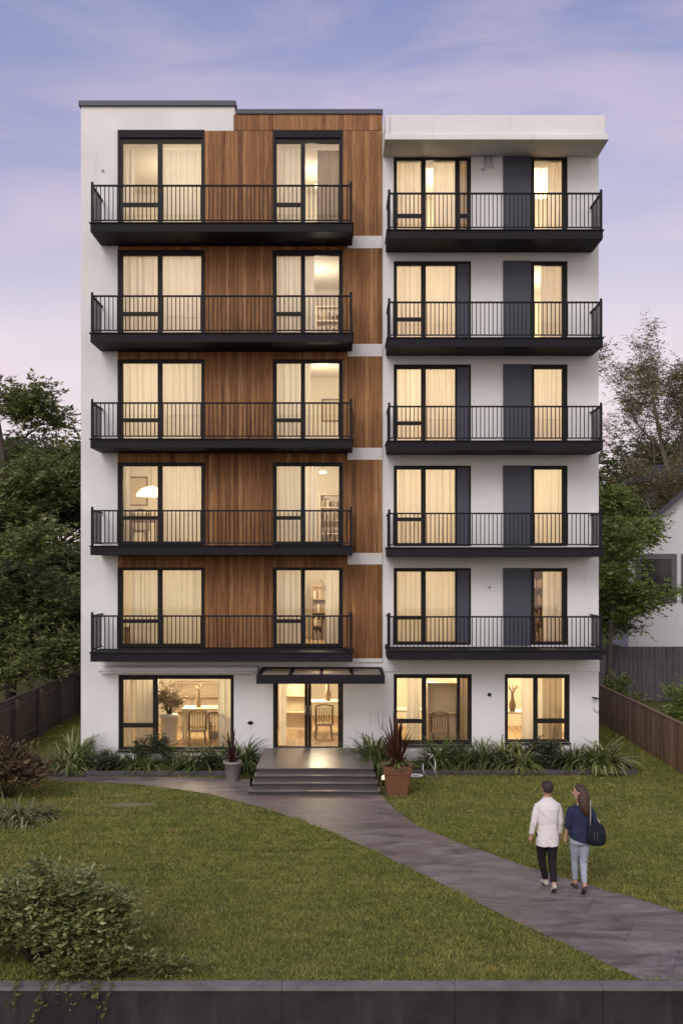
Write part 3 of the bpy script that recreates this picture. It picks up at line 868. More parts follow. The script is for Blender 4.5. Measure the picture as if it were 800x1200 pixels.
def pendant(x, y, zc, ztop, r, label, shape='dome'):
    o = thing('pendant_lamp', label, 'lamp', (x, y, zc))
    b = MB()
    if shape == 'dome': b.lathe([(r,-.10),(r*.96,-.02),(r*.7,.10),(r*.3,.17),(.03,.19)], 24)
    elif shape == 'globe': b.ell((0,0,0), (r,r,r*.8), 20, 14)
    else: b.lathe([(r*.8,-.03),(r,0),(r,.03),(r*.4,.05)], 20)
    b.build('lamp_shade', M['lampshade'], o)
    c = MB(); c.tube([(0,0,.1),(0,0,ztop-zc)], .008, 6); c.build('cord', M['dark_int'], o)
pendant(fx(178)*1.06, 1.6, fz(575)+.05, FL[1]+2.5, .42, 'large white dome pendant lamp in the leftmost window on the second balcony floor')
pendant(fx(378)*1.06, 1.9, fz(551)+.1, FL[1]+2.5, .11, 'small lit ceiling spot in timber-flanked window, second balcony floor', 'flat')
pendant(fx(634)*1.04, 1.2, fz(206)+.1, FR[4]+2.6, .36, 'round white paper lamp in the far-right window of the top floor', 'globe')
pendant(fx(372)*1.06, 1.8, fz(196)+.15, FL[4]+2.6, .10, 'small ceiling lamp in the timber-flanked window on the top floor', 'flat')
pendant(fx(226)*1.08, 2.6, 2.05, 2.85, .10, 'small glowing pendant lamp inside the wide ground floor window', 'flat')
pendant(fx(334)*1.08, 2.4, 2.3, 2.85, .09, 'small glowing pendant lamp inside the glass entrance door', 'flat')
pendant(fx(474)*1.07, 2.0, 2.35, 2.85, .09, 'small glowing ceiling lamp in ground floor window beside the red-leaved plant', 'flat')

def table(x, y, z, w, d, h, label, mat=None):
    mat = mat or M['furn']; o = thing('table', label, 'table', (x,y,z))
    b = MB(); b.box(-w/2,w/2,-d/2,d/2,h-.05,h); b.build('tabletop', mat, o, bevel=.008)
    for sx in (-1,1):
        for sy in (-1,1):
            l = MB(); X, Y = sx*(w/2-.05), sy*(d/2-.05); l.box(X-.03,X+.03,Y-.03,Y+.03,0,h-.05); l.build('leg', mat, o)
def chair(x, y, z, rz, label, mat=None, seat=.45, tall=.95):
    mat = mat or M['furn']; o = thing('chair', label, 'chair', (x,y,z), rz)
    b = MB(); b.box(-.24,.24,-.24,.24,seat-.07,seat); b.build('seat', M['fabric'], o, bevel=.02)
    b = MB()
    for k in range(7): X = -.21+.07*k; b.tube([(X,.22,seat),(X,.27,tall-.05)], .012, 6)
    b.tube([(-.24,.22,seat-.03),(-.24,.28,tall)], .02, 8); b.tube([(.24,.22,seat-.03),(.24,.28,tall)], .02, 8); b.tube([(-.24,.28,tall),(0,.31,tall+.05),(.24,.28,tall)], .025, 8)
    b.build('backrest', mat, o)
    for sx in (-1,1):
        for sy in (-1,1):
            l = MB(); l.tube([(sx*.2,sy*.2,seat-.06),(sx*.23,sy*.23,0)], [.022,.016], 8); l.build('leg', mat, o)
def shelf(x, y, z, w, h, label, mat=None, seed=0, n=4, books=True):
    mat = mat or M['furn']; o = thing('bookshelf', label, 'shelf', (x,y,z))
    b = MB(); b.box(-w/2,-w/2+.03,-.15,.15,0,h); b.box(w/2-.03,w/2,-.15,.15,0,h); b.box(-w/2+.03,w/2-.03,.13,.15,0,h); b.build('case', mat, o)
    rnd = random.Random(seed)
    for k in range(n+1):
        s = MB(); zz = (h-.03)*k/n; s.box(-w/2+.031,w/2-.031,-.14,.128,zz,zz+.03); s.build('shelf_board', mat, o)
        if k == n or not books: continue
        bk = MB(); xx = -w/2+.05
        while xx < w/2-.12:
            ww = rnd.uniform(.03,.07); hh = rnd.uniform(.4,.8)*(h/n-.06)
            if rnd.random() < .75: bk.box(xx,xx+ww,-.10,.1,zz+.03,zz+.03+hh, rnd.randrange(3))
            xx += ww+.008
        bk.build('book_row', [M['furn_pale'], M['fabric'], M['dark_int']], o)
def vase(x, y, z, h, label, mat=None):
    o = thing('vase', label, 'vase', (x,y,z)); b = MB()
    b.lathe([(h*.14,0),(h*.2,h*.15),(h*.22,h*.4),(h*.12,h*.72),(h*.08,h*.85),(h*.12,h)], 18); b.build('body', mat or M['fabric'], o)
    s = MB(); rnd = random.Random(int(x*100))
    for k in range(9):
        a = rnd.uniform(0,6.28); l = rnd.uniform(.3,.6)*h
        s.tube([(0,0,h*.9),(math.cos(a)*l*.3,math.sin(a)*l*.3,h+l*.6),(math.cos(a)*l*.6,math.sin(a)*l*.6,h+l)], [.01,.008,.02], 5)
    s.build('stems', M['fabric'], o)
def picture(x, y, z, w, h, label):
    o = thing('picture', label, 'picture', (x,y,z)); b = MB()
    b.rects(-w/2,w/2,-h/2,h/2,[(-w/2+.05,w/2-.05,-h/2+.05,h/2-.05)],-.03,0); b.build('frame', M['furn'], o)
    c = MB(); c.box(-w/2+.05,w/2-.05,-.012,-.002,-h/2+.05,h/2-.05); c.build('canvas', M['furn_pale'], o)
def armchair(x, y, z, rz, label):
    o = thing('armchair', label, 'armchair', (x,y,z), rz); b = MB()
    b.box(-.32,.32,-.32,.3,.22,.45); b.build('cushion', M['fabric'], o, bevel=.05)
    b = MB()
    for k in range(13):
        a = math.pi*(k/12); X, Y = .38*math.cos(a), .1+.34*math.sin(a); b.tube([(X,Y,.2),(X*1.08,Y*1.08,.62+.38*math.sin(a))], .012, 6)
    b.tube([(.38*1.08*math.cos(math.pi*k/12), (.1+.34*math.sin(math.pi*k/12))*1.08, .62+.38*math.sin(math.pi*k/12)) for k in range(13)], .022, 8)
    b.build('wicker_back', M['furn'], o)
    for sx in (-1,1):
        for sy in (-1,1):
            l = MB(); l.tube([(sx*.28,sy*.26,.22),(sx*.3,sy*.3,0)], .02, 8); l.build('leg', M['furn'], o)
# upper flats
table(fx(170)*1.05, 1.3, FL[1]+.02, .9, .6, .72, 'dark table in the leftmost window on the second balcony floor')
chair(fx(166)*1.05, 1.0, FL[1]+.02, R(200), 'dark chair before a table in the leftmost window, second balcony floor')
picture(fx(160)*1.14, 4.19, FL[1]+1.75, .6, .9, 'framed picture on the back wall of leftmost flat, second balcony floor')
chair(fx(392)*1.04, 1.1, FL[1]+.02, R(160), 'dark chair in the timber-flanked window on the second balcony floor')
shelf(fx(392)*1.1, 3.5, FL[1]+.02, .9, 1.6, 'pale bookshelf in the timber-flanked window on the second balcony floor', M['furn_pale'], 4)
shelf(fx(388)*1.1, 3.2, FL[3]+.02, .9, 1.7, 'low pale shelf in the timber-flanked window on the fourth balcony floor', M['furn_pale'], 5)
vase(fx(388)*1.05, 1.2, FL[0]+.02, 1.15, 'tall brown floor vase with stems in timber-flanked window, first balcony floor')
shelf(fx(374)*1.06, 3.0, FL[0]+.02, .5, 1.6, 'narrow dark bookshelf in the timber-flanked window on the first balcony floor', M['furn'], 6)
picture(fx(392)*1.14, 4.19, FL[2]+1.5, .8, .7, 'framed picture in the timber-flanked window on the third balcony floor')
shelf(fx(630)*1.06, 1.8, FR[0]+.02, .6, 2.0, 'tall dark bookshelf in the far-right window on the first balcony floor', M['furn'], 7)
table(fx(165)*1.04, .95, FL[0]+.02, .8, .45, .5, 'low table in the leftmost window on the first balcony floor')
# ground floor rooms
table(fx(240)*1.07, 1.9, .3, 1.2, .7, .95, 'pale dining table inside the wide ground floor window', M['furn_pale'])
chair(fx(232)*1.05, 1.25, .3, R(190), 'wooden chair at the table inside the wide ground floor window')
armchair(fx(263)*1.03, .95, .3, R(150), 'wicker armchair at the right of the wide ground floor window')
shelf(fx(236)*1.16, 4.7, .3, 1.6, 1.35, 'low back shelf deep inside the wide ground floor window', M['furn_pale'], 8, 3, False)
vase(fx(233)*1.07, 1.9, 1.25, .42, 'brown vase on the table inside the wide ground floor window')
def pedestal(x, y, z):
    o = thing('plant_stand', 'pale round pedestal stand inside the wide ground floor window', 'stand', (x,y,z)); b = MB(); b.lathe([(.26,0),(.26,.05),(.22,.08),(.22,.72),(.27,.76),(.27,.8)], 24); b.build('column', M['furn_pale'], o)
    d = MB(); d.lathe([(.20,.801),(.24,.81),(.24,.83),(.1,.84)], 20); d.build('saucer', M['white'], o)
pedestal(fx(199)*1.05, 1.3, .3)
DRIED = True
table(fx(382)*1.08, 2.4, GZ, 1.0, .6, .95, 'console table inside the right leaf of the glass entrance door', M['furn_pale'])
chair(fx(379)*1.05, 1.5, GZ, R(185), 'dark chair behind the right leaf of the glass entrance door')
shelf(fx(344)*1.1, 3.2, GZ, .9, 1.5, 'pale empty shelf unit behind the left leaf of the glass entrance door', M['furn_pale'], 9, 3, False)
vase(fx(384)*1.08, 2.4, GZ+.95, .45, 'dark vase on the console table inside the glass entrance door', M['dark_int'])
shelf(fx(519)*1.04, 1.5, .3, .85, 1.7, 'tall pale cabinet in the ground floor window beside the red-leaved plant', M['furn_pale'], 10, 2, False)
table(fx(480)*1.06, 1.9, .3, .9, .6, .9, 'pale table in the ground floor window beside the red-leaved plant', M['furn_pale'])
chair(fx(516)*1.03, .9, .3, R(170), 'chair before a cabinet in the ground floor window beside the red-leaved plant')
table(fx(606)*1.05, 1.5, .3, .8, .6, .9, 'pale table in the far right ground floor window', M['furn_pale'])
vase(fx(600)*1.05, 1.4, 1.2, .45, 'dark vase on the table in the far right ground floor window', M['dark_int'])
vase(fx(647)*1.03, .85, 1.0, .4, 'dark vase on a stool at the right of the far right window', M['dark_int'])
table(fx(647)*1.03, .85, .3, .36, .36, .7, 'small stool table at the right of the far right ground floor window')

# ================================================================== plants
GL = {
 'liriope': mat_leaf('strap_leaf_green', (.060,.090,.028), (.115,.155,.048), (.21,.24,.09)),
 'variegated': mat_leaf('strap_leaf_variegated', (.095,.13,.032), (.22,.25,.080), (.48,.46,.24)),
 'grey': mat_leaf('bushy_leaf_grey', (.045,.060,.028), (.07,.088,.042), (.12,.13,.07)),
 'red': mat_leaf('cordyline_red', (.055,.020,.012), (.115,.045,.022), (.17,.075,.035)),
 'maroon': mat_leaf('cordyline_maroon', (.020,.010,.010), (.042,.018,.016), (.075,.03,.022)),
 'bronze': mat_leaf('bronze_leaf', (.075,.055,.026), (.135,.080,.042), (.21,.16,.085)),
 'silver': mat_leaf('silver_strap_leaf', (.09,.10,.036), (.18,.185,.075), (.38,.37,.20)),
}
M['soil'] = mat_noise('bed_soil', (.018,.014,.011), (.032,.025,.02), 9, .95, .6, 40, bdist=.04)
M['stem'] = mat_noise('plant_stem', (.05,.045,.02), (.08,.07,.035), 20, .8, .1, 60)
def blades(n, L, w, seed, spread=1.0, up=.5, droop=1.0, base=.08):
    """arching strap leaves, one mesh"""
    rnd = random.Random(seed); V, F = [], []
    for _ in range(n):
        a = rnd.uniform(0, 2*math.pi); l = L*rnd.uniform(.55,1.1); ww = w*rnd.uniform(.7,1.2)
        el = math.asin(min(1, max(.05, up + rnd.uniform(-.35,.45))))
        k0 = len(V); r0 = base*math.sqrt(rnd.random()); p = Vector((r0*math.cos(a+rnd.uniform(-1,1)), r0*math.sin(a+rnd.uniform(-1,1)), 0))
        S = 6; side = Vector((-math.sin(a), math.cos(a), 0)); d = el
        for i in range(S+1):
            u = i/S; wd = ww*(1-u**2.2)*(.55+.45*min(1, u*3)) + .0008
            up_v = Vector((0,0,1))
            V.append(p - side*wd + Vector((0,0,wd*.35))); V.append(p + side*wd + Vector((0,0,wd*.35)))
            p = p + Vector((math.cos(a)*math.cos(d)*spread, math.sin(a)*math.cos(d)*spread, math.sin(d)))*(l/S)
            d -= droop*rnd.uniform(.18,.36)
            if p.z < .01: p.z = .01
        for i in range(S): F.append((k0+2*i, k0+2*i+1, k0+2*i+3, k0+2*i+2))
    return np.array([tuple(v) for v in V]), np.array(F)
def strap_plant(loc, label, kind, n, L, w, seed, group='strap-leaf plants in the beds', spread=1, up=.6, droop=1.0, base=.08, name='strap_leaf_plant', cat='plant'):
    o = thing(name, label, cat, loc, 0, group)
    V, F = blades(n, L, w, seed, spread, up, droop, base)
    link('foliage', npmesh('foliage', V, F, GL[kind], smooth=True), o)
    c = MB(); rnd = random.Random(seed)
    for k in range(5):
        a = rnd.uniform(0,6.28); c.tube([(math.cos(a)*.05, math.sin(a)*.05, -.02),(math.cos(a)*.08, math.sin(a)*.08, L*.22)], [.012,.006], 6)
    c.build('crown', M['stem'], o)
    return o
def sprays(base, dirs, length, per, leaf, rng, droop=.35, pinnate=True):
    """rows of leaves along short twigs -> centres, directions"""
    n = len(base); u = (np.arange(per)+.6)/per
    L = length*rng.uniform(.6,1.25,n)
    P = base[:,None,:] + dirs[:,None,:]*(L[:,None]*u)[:,:,None]
    P[:,:,2] -= droop*(L[:,None]*u**2)
    side = np.cross(dirs, np.array([0,0,1.0])); side /= np.linalg.norm(side,axis=1)[:,None]+1e-6
    sg = np.where(np.arange(per)%2==0, 1, -1)[None,:,None]
    D = dirs[:,None,:]*.75 + side[:,None,:]*sg*.8 + rng.normal(0,.28,(n,per,3)); D[:,:,2] -= droop*.6
    D /= np.linalg.norm(D,axis=2)[:,:,None]
    return (P + D*leaf*.5).reshape(-1,3), D.reshape(-1,3)
def leafy(name, label, cat, loc, r, h, n, leaf, mat, seed, group=None, stems=14, flat=.6, squat=1.0):
    """bush: leaves set along shoots that fan from many stems"""
    rng = np.random.default_rng(seed); o = thing(name, label, cat, loc, 0, group)
    B, Dd, s = [], [], MB()
    for k in range(stems):
        a = rng.uniform(0, 2*np.pi); q = np.sqrt(rng.random())*r[0]; qq = q*r[1]/r[0]
        top = np.array([math.cos(a)*q, math.sin(a)*qq, h*rng.uniform(.55,1.08)*(1-.5*(q/r[0])**2)])
        mid = top*np.array([.55,.55,.55]) + rng.normal(0,.03,3)
        s.tube([(mid[0]*.3, mid[1]*.3, 0), tuple(mid), tuple(top)], [.012,.008,.003], 5)
        m = max(2, n//(stems*6))
        for u in rng.uniform(.15,1,m):
            b = mid*(1-u)+top*u + rng.normal(0,.05,3)*np.array([r[0],r[1],h*.6]); b[2] = max(.02,b[2])
            d = np.array([b[0]/r[0], b[1]/r[1]*r[1]/r[0], .35]) + rng.normal(0,.55,3); d[2] = abs(d[2])*.7+.1
            B.append(b); Dd.append(d/np.linalg.norm(d))
    s.build('stems', M['stem'], o)
    c, d = sprays(np.array(B), np.array(Dd), leaf*3.2, 6, leaf, rng, .25)
    c[:,2] = np.maximum(c[:,2], .015)
    V, F = leaf_cards(c, leaf, rng, flat, dirs=d)
    link('foliage', npmesh('foliage', V, F, mat, smooth=False), o)
    return o
def leaf_cards(c, size, rng, flat=.5, fold=.25, asp=.45, down=.15, dirs=None):
    """pointed leaves: four corners, folded on the midrib"""
    n = len(c); s = size*rng.uniform(.5,1.45,n)
    az = rng.uniform(0,2*np.pi,n); el = rng.normal(-down,flat,n)
    d = np.stack([np.cos(az)*np.cos(el), np.sin(az)*np.cos(el), np.sin(el)],1)
    if dirs is not None: d = dirs; az = np.arctan2(d[:,1], d[:,0])
    rl = rng.normal(0,.6,n); side = np.stack([-np.sin(az), np.cos(az), np.zeros(n)],1)
    nrm = np.cross(d, side); sd = side*np.cos(rl)[:,None] + nrm*np.sin(rl)[:,None]; up = np.cross(sd, d)
    V = np.empty((n,4,3)); S = s[:,None]
    V[:,0] = c - d*S*.5; V[:,2] = c + d*S*.5 - up*S*.08
    V[:,1] = c + sd*S*asp*.5 + up*S*fold*.3; V[:,3] = c - sd*S*asp*.5 + up*S*fold*.3
    F = np.arange(n*4).reshape(n,4)
    return V.reshape(-1,3), F

def beds():
    k = mat_noise('bed_kerb', (.055,.05,.055), (.09,.082,.088), 3, .8, .3, 50)
    for nm, lab, (a,b,c,d) in (('planting_bed','narrow planting bed with dark kerb below the left ground floor window',BED_L),
                         ('planting_bed','narrow planting bed with dark kerb below the right ground floor windows',BED_R)):
        o = thing(nm, lab, 'planting bed', ((a+b)/2, (c+d)/2, 0))
        hx, hy = (b-a)/2, (d-c)/2
        s = MB(); s.box(-hx+.1,hx-.1,-hy+.1,hy,0,.075); s.build('soil', M['soil'], o)
        e = MB(); e.box(-hx,hx,-hy,-hy+.1,0,.12); e.box(-hx,-hx+.1,-hy+.1,hy if a > -5 else hy-.0,0,.12); e.box(hx-.1,hx,-hy+.1,hy,0,.12)
        e.build('kerb', k, o, bevel=.012)
beds()
def bedpos(px, y): s = FPX/(y+28); return (px-400)/s
BP = [ # px, y, kind, n, L, w, label
 (90,-.35,'variegated',120,.98,.019,'tall pale striped strap-leaf plant against the left corner of the building'),
 (80,-1.15,'variegated',118,.66,.019,'low pale striped strap-leaf plant spilling past the left end of bed'),
 (112,-.9,'liriope',80,.62,.013,'green strap-leaf clump at the left bed, right of the pale striped one'),
 (133,-.7,'variegated',50,.60,.014,'pale-edged strap-leaf clump under the left frame of the wide ground floor window'),
 (156,-1.05,'liriope',80,.58,.013,'green strap-leaf clump under the left pane of the wide ground floor window'),
 (205,-.8,'liriope',80,.62,.013,'green strap-leaf clump under the middle of the wide ground floor window'),
 (238,-1.0,'liriope',85,.66,.014,'green strap-leaf clump just left of the small grey pot'),
 (288,-.8,'liriope',110,.88,.017,'large green strap-leaf clump between the small grey pot and the porch'),
 (438,-1.1,'liriope',150,1.10,.018,'wide green strap-leaf clump between the porch and the terracotta pot'),
 (514,-.7,'liriope',110,.95,.015,'dark green strap-leaf clump behind the bent pale hoop'),
 (566,-.9,'liriope',90,.85,.015,'green strap-leaf clump under the wall between the two right windows'),
 (590,-.75,'variegated',100,.90,.016,'pale-edged strap-leaf clump below the left frame of the far right window'),
 (655,-.6,'liriope',60,.65,.013,'small dark strap-leaf clump below the right frame of the far right window'),
 (172,-1.2,'variegated',60,.55,.013,'low pale-edged strap-leaf clump in front of the grey-green shrub'),
 (222,-1.2,'liriope',70,.55,.014,'low green strap-leaf clump at the kerb, left of the small grey pot'),
 (258,-.75,'liriope',70,.66,.014,'green strap-leaf clump just behind the small grey pot'),
 (545,-.95,'liriope',80,.75,.014,'green strap-leaf clump below the thin pane right of the pale hoop'),
 (612,-1.1,'variegated',80,.70,.015,'low pale-edged strap-leaf clump at the kerb below the far right window'),
 (672,-.9,'liriope',90,.80,.014,'green strap-leaf clump just left of the large bright striped plant'),
 (705,-.95,'variegated',190,.84,.021,'large bright striped strap-leaf plant at the right corner of the building'),
]
for k, (px, y, kind, n, L, w, lab) in enumerate(BP):
    strap_plant((bedpos(px,y), y, .07 if px > 95 else .04), lab, kind, int(n*2.1), L*1.28, w*1.5, 20+k, up=.70, droop=1.15, base=.17 if n < 115 else .32)
leafy('shrub','grey-green bushy shrub below the left pane of the wide ground floor window','shrub',(bedpos(180,-.8),-.8,.07),(.5,.4),.85,2400,.08,GL['grey'],3,'shrubs in the beds')
leafy('shrub','dark grey-green shrub below the middle of the far right ground floor window','shrub',(bedpos(625,-.8),-.8,.07),(.55,.45),.8,2600,.08,GL['grey'],4,'shrubs in the beds')
leafy('shrub','low dark shrub between the bent pale hoop and the right bed clumps','shrub',(bedpos(538,-.5),-.5,.07),(.45,.3),.5,1100,.07,GL['grey'],5,'shrubs in the beds')
for k, (px, y, lab) in enumerate(((124,-1.25,'low leafy filler shrub at the kerb near the left end of the left bed'),(247,-1.2,'low leafy filler shrub at the kerb beside the small grey pot'),
                           (580,-1.2,'low leafy filler shrub at the kerb under the wall between the right windows'),(645,-1.15,'low leafy filler shrub at the kerb under the right edge of the far right window'))):
    leafy('low_shrub', lab, 'shrub', (bedpos(px,y), y, .07), (.42,.26), .42, 1500, .075, GL['grey'], 50+k, 'shrubs in the beds', stems=18)
# left foreground plants
p = gp(22,962); strap_plant((p[0],p[1],0),'pale striped broad-leaved clump spilling over the lawn at the left edge','silver',260,.80,.026,71,'plants at the left lawn edge',up=.6,droop=1.4,base=.5)
p = gp(8,935); leafy('bronze_shrub','loose bronze and reddish leaved shrub at the left edge behind the striped clump','shrub',(p[0],p[1],0),(.75,.6),1.15,2600,.17,GL['bronze'],72,'plants at the left lawn edge',stems=30)

def pot_plants():
    tc_ = mat_noise('terracotta', (.125,.052,.026), (.175,.075,.038), 4, .75, .2, 50)
    x, y = gp(465,930.5)
    o = thing('potted_plant','big square terracotta pot with tall red-leaved plant right of the steps','potted plant',(x,y,0))
    b = MB()
    def sq(h, z, r=.05):
        pts = []
        for cx, cy, a0 in ((h-r,h-r,0),(-h+r,h-r,90),(-h+r,-h+r,180),(h-r,-h+r,270)):
            for k in range(5): a = R(a0+22.5*k); pts.append((cx+r*math.cos(a), cy+r*math.sin(a), z))
        return pts
    b.loft([sq(.235,0), sq(.24,.02), sq(.305,.50), sq(.325,.503), sq(.335,.68), sq(.345,.70), sq(.30,.70), sq(.29,.62)], smooth=False)
    b.build('pot', tc_, o)
    s = MB(); s.box(-.28,.28,-.28,.28,.60,.635); s.build('soil', M['soil'], o)
    V, F = blades(110, 1.25, .034, 31, .50, .93, .24); V[:,2] += .62
    link('red_foliage', npmesh('red_foliage', V, F, GL['red'], smooth=True), o)
    V, F = blades(70, .55, .024, 32, 1, .55, 1.1, .15); V[:,2] += .66
    link('green_foliage', npmesh('green_foliage', V, F, GL['variegated'], smooth=True), o)
    x, y = gp(272.5,915.5); gm = mat_noise('taupe_pot', (.22,.19,.17), (.28,.245,.22), 4, .75, .12, 60)
    o = thing('potted_plant','small grey tapered pot with dark curling leaves left of the steps','potted plant',(x,y,0))
    b = MB(); b.lathe([(.14,0),(.15,.01),(.205,.43),(.225,.435),(.23,.50),(.20,.50),(.19,.42)], 28); b.build('pot', gm, o)
    s = MB(); s.lathe([(.01,.40),(.195,.40),(.195,.43),(.01,.44)], 20); s.build('soil', M['soil'], o)
    V, F = blades(26, 1.05, .030, 33, .75, .96, .75, .08); V[:,2] += .42
    link('foliage', npmesh('foliage', V, F, GL['maroon'], smooth=True), o)
pot_plants()

def small_yard():
    x, y = gp(503,911)
    o = thing('garden_hoop','bent pale wire hoop standing by the bed kerb right of terracotta pot','ornament',(x,y,0),R(-12))
    b = MB(); pts = []
    for k in range(25):
        u = k/24; a = R(-200+u*330); pts.append((.17*math.cos(a)*(1-.25*u), .04*math.sin(3*a), .25+.27*math.sin(a)+.08*u))
    b.tube(pts, .015, 8); b.build('hoop', M['steel'], o)
    b = MB(); b.tube([(.10,.0,.58),(-.04,.02,.42),(.06,.03,.28),(.20,-.02,.04),(.02,-.03,.012)], .011, 8); b.build('wire', M['steel'], o)
    x, y = gp(487,912)
    o = thing('saucer','pale oval dish lying on the grass right of the terracotta pot','dish',(x,y,.03))
    b = MB(); b.lathe([(.05,0),(.16,.02),(.19,.05),(.165,.045),(.05,.02)], 24); b.build('bowl', M['white'], o); b = MB(); b.lathe([(.03,.026),(.08,.03),(.05,.05),(.015,.055)], 14); b.build('lid', mat_noise('grey_lid',(.2,.2,.22),(.25,.25,.27)), o)
    x, y = gp(449,921)
    o = thing('garden_light','tiny glowing path light between the steps and the terracotta pot','lamp',(x,y,0))
    b = MB(); b.lathe([(.02,0),(.02,.12),(.045,.13),(.045,.15)], 14); b.build('stake', M['metal'], o)
    b = MB(); b.lathe([(.042,.151),(.05,.19),(.04,.23),(.012,.26)], 14); b.build('lamp_head', mat_emit('dim_lamp_head', (1,.62,.30), 1.2), o)
    L = bpy.data.lights.new('garden_light_glow','POINT'); L.energy = .35; L.color = (1,.62,.3); L.shadow_soft_size = .05
    lo = bpy.data.objects.new('garden_light_glow', L); lo.location = (0,-.02,.3); C.objects.link(lo); lo.parent = o
    x, y = gp(148,944); st = mat_noise('pale_stone', (.15,.13,.085), (.21,.18,.12), 5, .9, .4, 30)
    o = thing('flagstone','pale flat stone sunk in the lawn near the left path','stone',(x,y,0))
    rnd = random.Random(2); b = MB(); ring = [(rnd.uniform(.85,1.1)*.36*math.cos(2*math.pi*k/11), rnd.uniform(.7,1.1)*.17*math.sin(2*math.pi*k/11)) for k in range(11)]
    b.loft([[(u,v,0) for u,v in ring],[(u*.96,v*.96,.030) for u,v in ring]], smooth=False); b.build('slab', st, o)
    b = MB(); ring = [(.5+rnd.uniform(.8,1.1)*.16*math.cos(2*math.pi*k/9), .05+rnd.uniform(.8,1.1)*.12*math.sin(2*math.pi*k/9)) for k in range(9)]
    b.loft([[(u,v,0) for u,v in ring],[(u,v,.028) for u,v in ring]], smooth=False); b.build('chip', st, o)
small_yard()

GL['dried'] = mat_leaf('dried_flower_leaf', (.22,.15,.09), (.34,.25,.16), (.50,.40,.28))
leafy('dried_flowers','bushy brown dried flower arrangement on the pedestal in the wide ground floor window','flowers',(fx(199)*1.05,1.3,1.14),(.30,.28),.78,1500,.09,GL['dried'],41,stems=22)
# foreground shrub + trailing ground cover
GL['front'] = mat_leaf('front_shrub_leaf', (.120,.145,.046), (.235,.25,.085), (.42,.42,.20), .5, .25, 2)
GL['trail'] = mat_leaf('trailing_leaf', (.095,.115,.034), (.17,.185,.058), (.33,.30,.11), .5, .25, 3)
leafy('foreground_shrub','large leafy green shrub in the bottom left corner by the front wall','shrub',(-3.85,-14.0,0),(1.22,.55),1.30,19000,.088,GL['front'],11,stems=110,flat=.7)
leafy('ground_cover','low trailing leafy plant creeping along the front wall coping at bottom left','plant',(-3.0,-14.48,.0),(1.3,.22),.34,2400,.075,GL['trail'],12,stems=30,flat=.5)
def trailing():
    o = thing('trailing_vine','leafy vine hanging over the face of the front wall at bottom left','vine',(-3.55,-14.9,.06))
    rng = np.random.default_rng(8); s = MB(); cs = []
    for k in range(10):
        x = rng.uniform(-.55,.75); l = rng.uniform(.08,.38)
        pts = [(x,.15,.05),(x+rng.normal(0,.04),-.06,.03),(x+rng.normal(0,.06),-.09,-l*.5),(x+rng.normal(0,.08),-.08,-l)]
        s.tube(pts, [.006,.005,.004,.002], 5)
        for a, b in zip(pts, pts[1:]):
            for u in np.linspace(0,1,5): cs.append(np.array(a)*(1-u)+np.array(b)*u+rng.normal(0,.025,3)*np.array([1.3,.5,1]))
    s.build('stems', M['stem'], o)
    V, F = leaf_cards(np.array(cs), .075, rng, .7); link('foliage', npmesh('foliage', V, F, GL['trail']), o)
trailing()
strap_plant((-2.28,-14.42,0),'small yellowish grass tuft at the right end of the trailing plants','variegated',60,.40,.008,91,'plants at the front wall',up=.6,name='grass_tuft')

# ================================================================== fences
def fence(label, x, y0, y1, h, cols, side):
    o = thing('board_fence', label, 'fence', (x, y0, 0)); rnd = random.Random(int(h*100))
    m = mat_wood('fence_boards_'+('left' if side < 0 else 'right'), cols)
    b = MB(); y = 0; L = y1-y0
    while y < L:
        w = .145; hh = h + rnd.uniform(-.012,.012); b.box(-.012+rnd.uniform(-.004,.004), .014, y+.003, y+w-.003, .03, hh); y += w
    b.build('board_panel', m, o)
    r = MB()
    for z in (.3, h-.25): r.box(.016, .06, 0, L, z, z+.09)
    r.box(-.035, .05, 0, L, h+.014, h+.045); r.build('rail', m, o)
    y = 0
    while y <= L:
        p = MB(); p.box(.062,.16,y-.05,y+.05,0,h-.02); p.build('post', m, o); y += 2.4
fence('dark weathered board fence along the left side of the lawn', -9.3, -3, 14, 1.5, [(.080,.058,.043),(.125,.092,.070),(.10,.074,.056)], -1)
fence('brown timber board fence along the right side of the lawn', 8.6, -3.5, 12, 1.25, [(.13,.080,.050),(.22,.145,.094),(.17,.112,.072),(.27,.185,.125)], 1)
def grey_fence():
    o = thing('grey_fence','tall grey vertical board fence in front of the white gabled house','fence',(9.9,12.6,0))
    m = mat_wood('grey_boards', [(.085,.085,.095),(.11,.11,.12),(.095,.095,.105)])
    b = MB(); k = 0
    while k*.16 < 9: b.box(k*.16+.004,k*.16+.152,-.012,.012,.03,2.12); k += 1
    b.build('board_panel', m, o); r = MB(); r.box(0,9,.014,.06,.5,.6); r.box(0,9,.014,.06,1.7,1.8); r.build('rail', m, o)
    for k in range(4): p = MB(); p.box(k*2.9,k*2.9+.1,.062,.16,0,2.1); p.build('post', m, o)
    o = thing('garden_wall','dark grey rendered garden wall just right of the building','wall',(6.9,11.5,0))
    b = MB(); b.box(.2,3.0,-.1,.1,0,1.95); b.build('wall_body', mat_noise('grey_render',(.10,.10,.11),(.13,.13,.14),2,.85), o, bevel=.01); c = MB(); c.box(.15,3.05,-.14,.14,1.951,2.03); c.build('coping', M['slab'], o)
grey_fence()

